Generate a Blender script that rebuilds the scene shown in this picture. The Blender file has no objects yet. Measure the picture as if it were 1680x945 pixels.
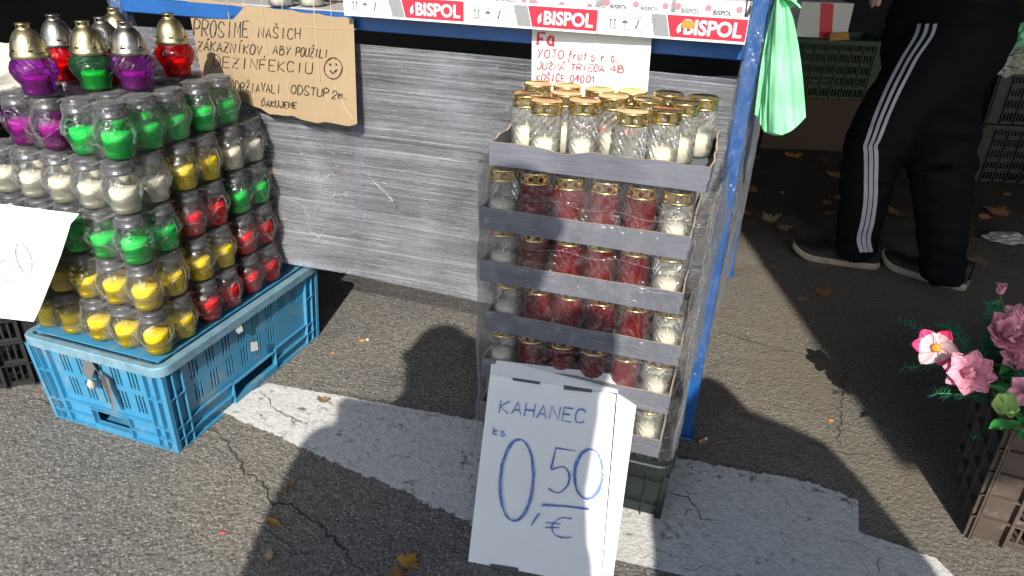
import bpy, math, random
from mathutils import Vector, Matrix, noise
from mathutils.bvhtree import BVHTree
R_ = math.radians
rnd = random.Random(7)
scn = bpy.context.scene
col = scn.collection

# ------------------------------------------------------------------ camera, sky, sun, exposure
F, CX, CY = 1162.656, 840.0, 472.5
NAD = (762.6575, 2745.7828)
CAMH = 1.116
_d = Vector((NAD[0]-CX, NAD[1]-CY, F)).normalized()
_up = -_d
_fw = Vector((0, 0, 1)); _y = (_fw - _fw.dot(_up)*_up).normalized(); _x = _y.cross(_up)
RM = Matrix((_x, _y, _up))                 # camera axes (right, down, forward) -> world
EYE = Vector((0, 0, CAMH))
cam = bpy.data.cameras.new('camera'); cam.lens = F/1680*36; cam.sensor_width = 36
cam.clip_start = .02; cam.clip_end = 500
co = bpy.data.objects.new('camera', cam); col.objects.link(co)
r_, u_, b_ = RM @ Vector((1, 0, 0)), RM @ Vector((0, -1, 0)), RM @ Vector((0, 0, -1))
co.matrix_world = Matrix(((r_.x, u_.x, b_.x, 0), (r_.y, u_.y, b_.y, 0), (r_.z, u_.z, b_.z, CAMH), (0, 0, 0, 1)))
scn.camera = co
SUN_AZ, SUN_EL = R_(4), R_(35)             # azimuth the light travels towards (from +Y to +X), height of the sun
w = bpy.data.worlds.new('World'); scn.world = w; w.use_nodes = True
nt = w.node_tree
sky = nt.nodes.new('ShaderNodeTexSky'); sky.sky_type = 'NISHITA'; sky.sun_disc = False
sky.sun_elevation = SUN_EL; sky.sun_rotation = SUN_AZ + math.pi
bg = nt.nodes['Background']; bg.inputs['Strength'].default_value = .15
nt.links.new(sky.outputs[0], bg.inputs[0])
sl = bpy.data.lights.new('sun', 'SUN'); sl.energy = 3.4; sl.angle = R_(.55); sl.color = (1, .94, .84)
so = bpy.data.objects.new('sun', sl); col.objects.link(so)
sd = Vector((math.sin(SUN_AZ)*math.cos(SUN_EL), math.cos(SUN_AZ)*math.cos(SUN_EL), -math.sin(SUN_EL)))
so.rotation_euler = sd.to_track_quat('-Z', 'Y').to_euler(); so.location = (0, -3, 6)
scn.view_settings.view_transform = 'Standard'; scn.view_settings.look = 'None'
scn.view_settings.exposure = .80; scn.view_settings.gamma = 1
scn.render.engine = 'CYCLES'
scn.cycles.transparent_max_bounces = 40; scn.cycles.max_bounces = 8
scn.cycles.caustics_reflective = False; scn.cycles.caustics_refractive = False
scn.cycles.use_denoising = True

def ray(px, py): return RM @ Vector((px-CX, py-CY, F))
def at(px, py, z=0.0):                     # a pixel of the photograph on the horizontal plane at height z
    r = ray(px, py); return EYE + r*((z-CAMH)/r.z)
class Plane:
    def __init__(s, o, n): s.o = Vector(o); s.n = Vector(n).normalized()
    def hit(s, px, py, off=0.0):
        r = ray(px, py); t = (s.n.dot(s.o + s.n*off - EYE))/s.n.dot(r); return EYE + r*t
def lerp(a, b, t): return a + (b-a)*t

# ------------------------------------------------------------------ materials
MATS = {}
def newmat(name):
    m = bpy.data.materials.new(name); m.use_nodes = True; MATS[name] = m
    n = m.node_tree; n.nodes.clear()
    out = n.nodes.new('ShaderNodeOutputMaterial'); return m, n, out
def N(n, t, **kw):
    nd = n.nodes.new(t)
    for k, v in kw.items():
        if k in nd.inputs.keys() or (k.replace('_', ' ') in nd.inputs.keys()): nd.inputs[k if k in nd.inputs.keys() else k.replace('_', ' ')].default_value = v
        else: setattr(nd, k, v)
    return nd
def L(n, a, b): n.links.new(a, b)
def coords(n, scale=(1, 1, 1), obj=True, rot=(0, 0, 0)):
    tc = n.nodes.new('ShaderNodeTexCoord'); mp = n.nodes.new('ShaderNodeMapping')
    mp.inputs['Scale'].default_value = scale; mp.inputs['Rotation'].default_value = rot
    L(n, tc.outputs['Object'], mp.inputs[0]); return mp.outputs[0]
def ramp(n, src, stops):
    r = n.nodes.new('ShaderNodeValToRGB'); e = r.color_ramp.elements
    while len(e) < len(stops): e.new(.5)
    for i, (p, c) in enumerate(stops):
        e[i].position = p; e[i].color = c if len(c) == 4 else (*c, 1)
    L(n, src, r.inputs[0]); return r.outputs[0]
def g3(v): return (v, v, v, 1)
def mathn(n, op, a, b=None):
    m = n.nodes.new('ShaderNodeMath'); m.operation = op
    for i, x in enumerate((a, b)):
        if x is None: continue
        if hasattr(x, 'links') or not isinstance(x, (int, float)): L(n, x, m.inputs[i])
        else: m.inputs[i].default_value = x
    return m.outputs[0]
def solid(name, c, rough=.55, metal=0, var=.12, vs=8, bump=.0, bs=60, spec=.5, sub=0, bstretch=(1, 1, 1), dirt=None, dirtmin=.55, coat=0):
    m, n, out = newmat(name)
    p = n.nodes.new('ShaderNodeBsdfPrincipled'); L(n, p.outputs[0], out.inputs[0])
    p.inputs['Roughness'].default_value = rough; p.inputs['Metallic'].default_value = metal
    p.inputs['Specular IOR Level'].default_value = spec; p.inputs['Coat Weight'].default_value = coat
    if sub: p.inputs['Subsurface Weight'].default_value = sub; p.inputs['Subsurface Radius'].default_value = (.01, .01, .01); p.inputs['Subsurface Scale'].default_value = 1
    co_ = coords(n)
    nz = N(n, 'ShaderNodeTexNoise', Scale=vs, Detail=5.0, Roughness=.6); L(n, co_, nz.inputs[0])
    lo = tuple(x*(1-var) for x in c); hi = tuple(min(1, x*(1+var)) for x in c)
    cc = ramp(n, nz.outputs[0], [(.3, (*lo, 1)), (.7, (*hi, 1))])
    if dirt:
        nd = N(n, 'ShaderNodeTexNoise', Scale=vs*3.1, Detail=8.0, Roughness=.7); L(n, co_, nd.inputs[0])
        fac = ramp(n, nd.outputs[0], [(dirtmin, g3(0)), (dirtmin+.14, g3(1))])
        mx = n.nodes.new('ShaderNodeMix'); mx.data_type = 'RGBA'; L(n, fac, mx.inputs[0]); L(n, cc, mx.inputs[6]); mx.inputs[7].default_value = (*dirt, 1)
        cc = mx.outputs[2]
    L(n, cc, p.inputs['Base Color'])
    rr = ramp(n, nz.outputs[0], [(.3, g3(max(.03, rough-.08))), (.7, g3(min(1, rough+.1)))]); L(n, rr, p.inputs['Roughness'])
    if bump:
        mp = coords(n, bstretch)
        nb = N(n, 'ShaderNodeTexNoise', Scale=bs, Detail=6.0); L(n, mp, nb.inputs[0])
        b = N(n, 'ShaderNodeBump', Strength=bump, Distance=.004); L(n, nb.outputs[0], b.inputs['Height']); L(n, b.outputs[0], p.inputs['Normal'])
    return m
def glass(name, tint, body=.08, bodycol=None, bump=.3, rough=.04, swirl=True, cut=0):
    """thin-walled tinted glass: clear transmission, fresnel gloss, a little body colour"""
    m, n, out = newmat(name)
    tr = N(n, 'ShaderNodeBsdfTransparent'); tr.inputs[0].default_value = (*tint, 1)
    gl = N(n, 'ShaderNodeBsdfGlossy', Roughness=rough); gl.inputs[0].default_value = (1, 1, 1, 1)
    df = N(n, 'ShaderNodeBsdfDiffuse'); df.inputs[0].default_value = (*(bodycol or tint), 1)
    tc = n.nodes.new('ShaderNodeTexCoord')
    wv = N(n, 'ShaderNodeTexWave', Scale=38.0, Distortion=1.2); wv.bands_direction = 'DIAGONAL'; L(n, tc.outputs['Object'], wv.inputs[0])
    nz = N(n, 'ShaderNodeTexNoise', Scale=45.0, Detail=3.0); L(n, tc.outputs['Object'], nz.inputs[0])
    h = mathn(n, 'ADD', wv.outputs[1] if swirl else nz.outputs[0], nz.outputs[0])
    b = N(n, 'ShaderNodeBump', Strength=bump, Distance=.003); L(n, h, b.inputs['Height'])
    L(n, b.outputs[0], gl.inputs['Normal'])
    lw = N(n, 'ShaderNodeFresnel', IOR=1.4)
    f2 = mathn(n, 'MULTIPLY', lw.outputs[0], .8); f2 = mathn(n, 'ADD', f2, .015)
    m1 = N(n, 'ShaderNodeMixShader'); L(n, tr.outputs[0], m1.inputs[1]); L(n, df.outputs[0], m1.inputs[2])
    if cut: L(n, mathn(n, 'ADD', ramp(n, wv.outputs[1], [(.45, g3(0)), (.8, g3(cut))]), body), m1.inputs[0])
    else: m1.inputs[0].default_value = body
    m2 = N(n, 'ShaderNodeMixShader'); L(n, f2, m2.inputs[0]); L(n, m1.outputs[0], m2.inputs[1]); L(n, gl.outputs[0], m2.inputs[2])
    L(n, m2.outputs[0], out.inputs[0]); return m
def film(name, haze=.06, scale=30, bump=.6, stretch=(1, 1, 1), rough=.12, gloss=.12, colr=(.8, .82, .85)):
    """clear packing film, crinkled"""
    m, n, out = newmat(name)
    tr = N(n, 'ShaderNodeBsdfTransparent'); tr.inputs[0].default_value = (.97, .97, .97, 1)
    gl = N(n, 'ShaderNodeBsdfGlossy', Roughness=rough)
    df = N(n, 'ShaderNodeBsdfDiffuse'); df.inputs[0].default_value = (*colr, 1)
    tl = N(n, 'ShaderNodeBsdfTranslucent'); tl.inputs[0].default_value = (*colr, 1)
    mp = coords(n, stretch)
    nz = N(n, 'ShaderNodeTexNoise', Scale=scale, Detail=5.0, Distortion=1.6, Roughness=.65); L(n, mp, nz.inputs[0])
    n2 = N(n, 'ShaderNodeTexNoise', Scale=scale*3.3, Detail=4.0, Distortion=.8); L(n, mp, n2.inputs[0])
    ridge = ramp(n, n2.outputs[0], [(.44, g3(0)), (.5, g3(1)), (.56, g3(0))])
    h = mathn(n, 'ADD', nz.outputs[0], mathn(n, 'MULTIPLY', ridge, .25))
    b = N(n, 'ShaderNodeBump', Strength=bump, Distance=.006); L(n, h, b.inputs['Height'])
    L(n, b.outputs[0], gl.inputs['Normal']); L(n, b.outputs[0], df.inputs['Normal'])
    fr = N(n, 'ShaderNodeFresnel', IOR=1.3)
    fac = mathn(n, 'ADD', mathn(n, 'MULTIPLY', fr.outputs[0], .45), gloss)
    cl = ramp(n, nz.outputs[0], [(.45, g3(haze*.3)), (.66, g3(min(1, haze*2.2)))])
    cl = mathn(n, 'ADD', cl, mathn(n, 'MULTIPLY', ridge, haze*1.5))
    lwf = n.nodes.new('ShaderNodeLayerWeight'); lwf.inputs[0].default_value = .5
    cl = mathn(n, 'ADD', cl, mathn(n, 'MULTIPLY', mathn(n, 'POWER', lwf.outputs['Facing'], 3.5), .55)); cl = mathn(n, 'MINIMUM', cl, .9)
    dd = N(n, 'ShaderNodeMixShader'); dd.inputs[0].default_value = .4; L(n, df.outputs[0], dd.inputs[1]); L(n, tl.outputs[0], dd.inputs[2])
    m1 = N(n, 'ShaderNodeMixShader'); L(n, cl, m1.inputs[0]); L(n, tr.outputs[0], m1.inputs[1]); L(n, dd.outputs[0], m1.inputs[2])
    m2 = N(n, 'ShaderNodeMixShader'); L(n, fac, m2.inputs[0]); L(n, m1.outputs[0], m2.inputs[1]); L(n, gl.outputs[0], m2.inputs[2])
    L(n, m2.outputs[0], out.inputs[0]); return m
def streak_film(name):
    """stretch film wound round the rack: see-through, with hundreds of fine pulled hair-thin streaks and crinkle glints"""
    m, n, out = newmat(name)
    tr = N(n, 'ShaderNodeBsdfTransparent'); tr.inputs[0].default_value = (.80, .82, .86, 1)
    df = N(n, 'ShaderNodeBsdfDiffuse'); df.inputs[0].default_value = (.76, .81, .92, 1)
    tl = N(n, 'ShaderNodeBsdfTranslucent'); tl.inputs[0].default_value = (.74, .79, .9, 1)
    gl = N(n, 'ShaderNodeBsdfGlossy', Roughness=.17)
    def st(sx, sz, det, dist, tilt=-1.2):
        mp = coords(n, (sx, 1, sz), rot=(0, R_(tilt), 0))
        q = N(n, 'ShaderNodeTexNoise', Scale=1.0, Detail=det, Distortion=dist, Roughness=.75); L(n, mp, q.inputs[0]); return q.outputs[0]
    a = st(1.3, 210, 9.0, .12); c = st(3.0, 520, 5.0, .1, -2.2); e = st(.9, 16, 4.0, .5); d = st(2.0, 330, 6.0, .1, .2)
    s = mathn(n, 'ADD', mathn(n, 'MULTIPLY', a, .30), mathn(n, 'MULTIPLY', c, .30)); s = mathn(n, 'ADD', s, mathn(n, 'MULTIPLY', e, .07)); s = mathn(n, 'ADD', s, mathn(n, 'MULTIPLY', d, .22))
    al = ramp(n, s, [(.37, g3(.02)), (.44, g3(.11)), (.49, g3(.28)), (.56, g3(.66))])
    # hair lines: thin ridges of the fine noise
    hair = ramp(n, c, [(.49, g3(0)), (.50, g3(.45)), (.51, g3(0))])
    cl_ = N(n, 'ShaderNodeTexNoise', Scale=3.2, Detail=5.0, Distortion=.8); L(n, coords(n), cl_.inputs[0])
    al = mathn(n, 'ADD', al, mathn(n, 'MULTIPLY', mathn(n, 'SUBTRACT', cl_.outputs[0], .42), .75)); al = mathn(n, 'MAXIMUM', al, .03)
    al = mathn(n, 'MINIMUM', mathn(n, 'ADD', al, hair), .95)
    cr = coords(n, (9, 1, 26)); nc = N(n, 'ShaderNodeTexNoise', Scale=1.0, Detail=6.0, Distortion=2.0); L(n, cr, nc.inputs[0])
    hh = mathn(n, 'ADD', mathn(n, 'MULTIPLY', s, 1.0), mathn(n, 'MULTIPLY', nc.outputs[0], .6))
    b = N(n, 'ShaderNodeBump', Strength=1.0, Distance=.010); L(n, hh, b.inputs['Height']); L(n, b.outputs[0], gl.inputs['Normal'])
    b2 = N(n, 'ShaderNodeBump', Strength=.5, Distance=.006); L(n, s, b2.inputs['Height']); L(n, b2.outputs[0], df.inputs['Normal'])
    dd = N(n, 'ShaderNodeMixShader'); dd.inputs[0].default_value = .35; L(n, df.outputs[0], dd.inputs[1]); L(n, tl.outputs[0], dd.inputs[2])
    m1 = N(n, 'ShaderNodeMixShader'); L(n, al, m1.inputs[0]); L(n, tr.outputs[0], m1.inputs[1]); L(n, dd.outputs[0], m1.inputs[2])
    m2 = N(n, 'ShaderNodeMixShader'); m2.inputs[0].default_value = .16; L(n, m1.outputs[0], m2.inputs[1]); L(n, gl.outputs[0], m2.inputs[2])
    L(n, m2.outputs[0], out.inputs[0]); return m
def asphalt(name, paint=False):
    m, n, out = newmat(name)
    p = n.nodes.new('ShaderNodeBsdfPrincipled'); p.inputs['Roughness'].default_value = .85; p.inputs['Specular IOR Level'].default_value = .35
    c0 = coords(n)
    big = N(n, 'ShaderNodeTexNoise', Scale=2.2, Detail=5.0); L(n, c0, big.inputs[0])
    mid = N(n, 'ShaderNodeTexNoise', Scale=38.0, Detail=8.0, Roughness=.75); L(n, c0, mid.inputs[0])
    vo = N(n, 'ShaderNodeTexVoronoi', Scale=190.0, Randomness=1.0); L(n, c0, vo.inputs[0])
    vo2 = N(n, 'ShaderNodeTexVoronoi', Scale=105.0, Randomness=1.0); L(n, c0, vo2.inputs[0])
    base = ramp(n, mid.outputs[0], [(.3, (.145, .140, .130, 1)), (.5, (.20, .193, .178, 1)), (.7, (.255, .243, .222, 1))])
    tint = ramp(n, big.outputs[0], [(.35, (.82, .82, .84, 1)), (.65, (1.12, 1.06, .96, 1))])
    mx = n.nodes.new('ShaderNodeMix'); mx.data_type = 'RGBA'; mx.blend_type = 'MULTIPLY'; mx.inputs[0].default_value = 1; L(n, base, mx.inputs[6]); L(n, tint, mx.inputs[7])
    # bright aggregate chips: random cells only, near the cell centre
    sepc = n.nodes.new('ShaderNodeSeparateColor'); L(n, vo.outputs['Color'], sepc.inputs[0])
    chip = mathn(n, 'MULTIPLY', mathn(n, 'GREATER_THAN', sepc.outputs[0], .66), ramp(n, vo.outputs['Distance'], [(.25, g3(1)), (.45, g3(0))]))
    ch = n.nodes.new('ShaderNodeMix'); ch.data_type = 'RGBA'; L(n, chip, ch.inputs[0]); L(n, mx.outputs[2], ch.inputs[6]); ch.inputs[7].default_value = (.42, .41, .38, 1)
    dk = mathn(n, 'MULTIPLY', mathn(n, 'LESS_THAN', sepc.outputs[1], .22), .42)
    ck = n.nodes.new('ShaderNodeMix'); ck.data_type = 'RGBA'; L(n, dk, ck.inputs[0]); L(n, ch.outputs[2], ck.inputs[6]); ck.inputs[7].default_value = (.035, .033, .03, 1)
    sx = n.nodes.new('ShaderNodeSeparateXYZ'); L(n, c0, sx.inputs[0])
    st_ = N(n, 'ShaderNodeTexNoise', Scale=4.5, Detail=7.0, Roughness=.65); L(n, c0, st_.inputs[0])
    dust = ramp(n, mathn(n, 'ADD', mathn(n, 'MULTIPLY', sx.outputs[0], .45), st_.outputs[0]), [(.62, g3(0)), (.95, g3(.65))])
    dm_ = n.nodes.new('ShaderNodeMix'); dm_.data_type = 'RGBA'; L(n, dust, dm_.inputs[0]); L(n, ck.outputs[2], dm_.inputs[6]); dm_.inputs[7].default_value = (.17, .145, .11, 1)
    oil = ramp(n, st_.outputs[0], [(.28, g3(.55)), (.40, g3(0))])
    do_ = n.nodes.new('ShaderNodeMix'); do_.data_type = 'RGBA'; L(n, oil, do_.inputs[0]); L(n, dm_.outputs[2], do_.inputs[6]); do_.inputs[7].default_value = (.07, .066, .06, 1)
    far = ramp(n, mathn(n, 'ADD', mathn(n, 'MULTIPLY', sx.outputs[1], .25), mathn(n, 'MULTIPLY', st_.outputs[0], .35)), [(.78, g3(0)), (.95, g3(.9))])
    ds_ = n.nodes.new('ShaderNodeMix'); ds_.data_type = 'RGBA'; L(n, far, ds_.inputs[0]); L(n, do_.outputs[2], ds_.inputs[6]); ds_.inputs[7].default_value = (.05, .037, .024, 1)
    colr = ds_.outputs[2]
    hh = mathn(n, 'ADD', mathn(n, 'MULTIPLY', mid.outputs[0], 1.7), mathn(n, 'MULTIPLY', vo2.outputs['Distance'], -.7))
    hh = mathn(n, 'ADD', hh, mathn(n, 'MULTIPLY', vo.outputs['Distance'], -.35))
    strength = .62
    if paint:
        wn = N(n, 'ShaderNodeTexNoise', Scale=9.0, Detail=9.0, Roughness=.75); L(n, c0, wn.inputs[0])
        w2 = N(n, 'ShaderNodeTexNoise', Scale=60.0, Detail=6.0, Roughness=.7); L(n, c0, w2.inputs[0])
        wear = mathn(n, 'ADD', mathn(n, 'MULTIPLY', wn.outputs[0], .6), mathn(n, 'MULTIPLY', w2.outputs[0], .4))
        vc = N(n, 'ShaderNodeTexVoronoi', Scale=7.0); vc.feature = 'DISTANCE_TO_EDGE'
        wob = N(n, 'ShaderNodeMix'); 
        mpv = n.nodes.new('ShaderNodeVectorMath'); mpv.operation = 'ADD'; sc_ = n.nodes.new('ShaderNodeVectorMath'); sc_.operation = 'SCALE'; sc_.inputs[3].default_value = .12
        nc = N(n, 'ShaderNodeTexNoise', Scale=14.0, Detail=4.0); L(n, c0, nc.inputs[0]); L(n, nc.outputs[1], sc_.inputs[0]); L(n, c0, mpv.inputs[0]); L(n, sc_.outputs[0], mpv.inputs[1]); L(n, mpv.outputs[0], vc.inputs[0])
        crack = ramp(n, vc.outputs['Distance'], [(.004, g3(1)), (.012, g3(0))])
        crack = mathn(n, 'MULTIPLY', crack, ramp(n, wn.outputs[0], [(.5, g3(0)), (.58, g3(1))]))
        bare = ramp(n, wear, [(.39, g3(1)), (.445, g3(0))])
        bare = mathn(n, 'MAXIMUM', bare, mathn(n, 'MULTIPLY', crack, .8))
        pc = ramp(n, w2.outputs[0], [(.3, (.48, .48, .46, 1)), (.5, (.62, .62, .60, 1)), (.7, (.70, .70, .68, 1))])
        pm = n.nodes.new('ShaderNodeMix'); pm.data_type = 'RGBA'; L(n, bare, pm.inputs[0]); L(n, pc, pm.inputs[6]); L(n, colr, pm.inputs[7]); colr = pm.outputs[2]
        strength = .28; p.inputs['Roughness'].default_value = .6
    b = N(n, 'ShaderNodeBump', Strength=strength, Distance=.007); L(n, hh, b.inputs['Height'])
    L(n, b.outputs[0], p.inputs['Normal']); L(n, colr, p.inputs['Base Color'])
    if paint:      # the sheet's edge frays where the paint has flaked away
        at_ = n.nodes.new('ShaderNodeAttribute'); at_.attribute_name = 'edge'
        k = mathn(n, 'ADD', at_.outputs['Fac'], mathn(n, 'MULTIPLY', mathn(n, 'SUBTRACT', wear, .5), 2.2))
        vis = ramp(n, k, [(.22, g3(0)), (.3, g3(1))])
        tr = N(n, 'ShaderNodeBsdfTransparent'); ms = N(n, 'ShaderNodeMixShader'); L(n, vis, ms.inputs[0]); L(n, tr.outputs[0], ms.inputs[1]); L(n, p.outputs[0], ms.inputs[2]); L(n, ms.outputs[0], out.inputs[0])
    else: L(n, p.outputs[0], out.inputs[0])
    return m

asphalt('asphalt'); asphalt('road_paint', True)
solid('blue_plastic', (.05, .25, .43), .38, var=.10, vs=6, bump=.12, bs=90, dirt=(.18, .28, .34), dirtmin=.53)
solid('worn_rim', (.15, .30, .40), .5, var=.25, vs=30, bump=.2, dirt=(.26, .30, .30), dirtmin=.5)
solid('black_plastic', (.018, .019, .02), .42, var=.3, vs=9, bump=.15, dirt=(.06, .055, .045), dirtmin=.6)
solid('green_grey_plastic', (.009, .014, .015), .5, var=.2, bump=.1)
solid('black_sheeting', (.003, .003, .0035), .8, spec=.08)
solid('brown_plastic', (.085, .064, .053), .5, var=.2, vs=12, bump=.2, dirt=(.2, .16, .13), dirtmin=.55)
solid('dark_green_plastic', (.02, .045, .015), .5, var=.2)
solid('blue_steel', (.014, .10, .34), .35, var=.12, vs=14, bump=.08, spec=.6, dirt=(.2, .1, .05), dirtmin=.74)
solid('grey_board', (.42, .42, .42), .6, var=.12, vs=6, bump=.1)
solid('cardboard', (.37, .275, .17), .85, var=.07, vs=5, bump=.35, bs=14, bstretch=(6, 1, .5), spec=.2)
solid('tray_grey', (.15, .158, .19), .6, var=.14, vs=10, bump=.6, bs=16, bstretch=(1, 1, 5), spec=.3)
solid('tray_tan', (.50, .38, .26), .85, var=.1, bump=.1, spec=.2)
solid('white_card', (.80, .80, .79), .6, var=.03, vs=5, bump=.12, bs=12, spec=.3)
solid('paper', (.86, .84, .78), .75, var=.03, bump=.15, bs=10, spec=.2)
solid('box_white', (.84, .84, .84), .45, var=.03, bump=.05)
solid('red_print', (.80, .025, .055), .4, var=.05); solid('grey_print', (.27, .28, .29), .45, var=.05)
solid('pink_print', (.75, .2, .25), .5); solid('black_print', (.05, .05, .055), .5); solid('thin_grey_print', (.14, .145, .15), .5)
solid('orange_print', (.9, .25, .03), .5, dirt=(.75, .2, .05))
solid('pen_black', (.03, .025, .02), .6); solid('pen_blue', (.06, .16, .50), .5, var=.3, vs=80); solid('pen_blue_faint', (.25, .33, .60), .5)
solid('pen_red', (.68, .03, .07), .5, var=.2, vs=60)
solid('gold_metal', (.80, .60, .22), .24, 1, var=.12, vs=30, bump=.06)
solid('old_gold', (.44, .39, .24), .40, 1, var=.2, vs=40, bump=.1); solid('silver_metal', (.30, .29, .27), .38, 1, var=.2, vs=40, bump=.1)
solid('lid_grey', (.12, .12, .13), .32, .5, var=.2)
solid('fir', (.025, .17, .085), .4, var=.35, vs=20); solid('fabric_black', (.007, .007, .008), .8, var=.3, bump=.3, bs=25, spec=.12)
solid('fabric_grey', (.05, .05, .052), .8, bump=.3); solid('stripe_white', (.5, .5, .54), .7, var=.08)
solid('skin', (.5, .3, .22), .5, sub=.05); solid('hair', (.05, .03, .02), .6, bump=.5, bs=120)
solid('shoe_black', (.015, .015, .016), .6, bump=.3, bs=100); solid('sole_cream', (.52, .46, .34), .6, dirt=(.25, .2, .13))
solid('bag_green', (.26, .74, .38), .38, var=.08, vs=14, bump=.8, bs=26, sub=0); solid('rag', (.62, .58, .48), .85, bump=.5)
solid('leaf_ochre', (.46, .24, .05), .6, var=.25, vs=30, dirt=(.2, .09, .02)); solid('leaf_brown', (.24, .12, .05), .7, var=.3, vs=30); solid('leaf_dry', (.30, .21, .13), .7, var=.3, vs=30)
solid('shade_dark', (.012, .012, .012), .9); solid('canopy', (.10, .10, .09), .8); solid('bare_wood', (.07, .042, .025), .8)
solid('stem', (.16, .3, .03), .5); solid('leaf_green', (.05, .33, .07), .45, var=.3, vs=30); solid('petal_white', (.68, .47, .50), .5, var=.1); solid('petal_pink', (.74, .33, .42), .55, var=.2, vs=30, bump=.3, bs=120)
solid('petal_hot', (.75, .04, .16), .5, var=.2, vs=40); solid('petal_lime', (.55, .72, .28), .5, var=.1); solid('pollen', (.75, .35, .03), .7, bump=.6, bs=300)
solid('crumpled_white', (.50, .48, .42), .8, var=.15, vs=12, bump=.9, bs=25)
solid('crack_dark', (.05, .047, .042), .95, var=.3)
solid('wax_dark_red', (.42, .004, .015), .5)
WAX = dict(yellow=(1.0, .80, .0), green=(.0, .85, .17), red=(.95, .0, .02), white=(.88, .84, .66), purple=(.74, .02, .50))
TINT = dict(yellow=(.85, .68, .22), green=(.16, .66, .32), red=(.80, .03, .05), white=(.9, .9, .88), purple=(.50, .10, .60))
PACKT = dict(yellow=(.99, .92, .55), green=(.45, .86, .62), red=(.88, .42, .48), white=(.96, .96, .95), purple=(.62, .28, .66))
for k in WAX:
    solid('wax_'+k, WAX[k], .45, var=.08, sub=.0)
    glass('glass_'+k, TINT[k], body=.05, bump=.35); glass('packglass_'+k, PACKT[k], body=.012, bump=.25)
glass('glass_clear', (.96, .96, .95), body=.09, bodycol=(.92, .90, .84), bump=1.0, rough=.10, cut=.07)
glass('glass_deep_red', (.50, .004, .015), body=.34, bodycol=(.25, .0, .006), bump=.6, cut=.08)
film('pack_film', haze=.028, scale=26, bump=.9, rough=.13, gloss=.05)
film('wrap_film', haze=.045, scale=11, bump=.9, stretch=(1, 1, .5), rough=.12, gloss=.045)
film('side_film', haze=.22, scale=7, bump=1.0, stretch=(1, .5, 4), rough=.15, gloss=.08)
film('post_film', haze=.05, scale=14, bump=1.0, stretch=(1, 1, .35), rough=.12, gloss=.09)
film('film_edge', haze=.16, scale=60, bump=.4, rough=.15, gloss=.10)
streak_film('rack_film'); film('crease_film', haze=.9, scale=80, bump=.6, rough=.12, gloss=.15)

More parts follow.
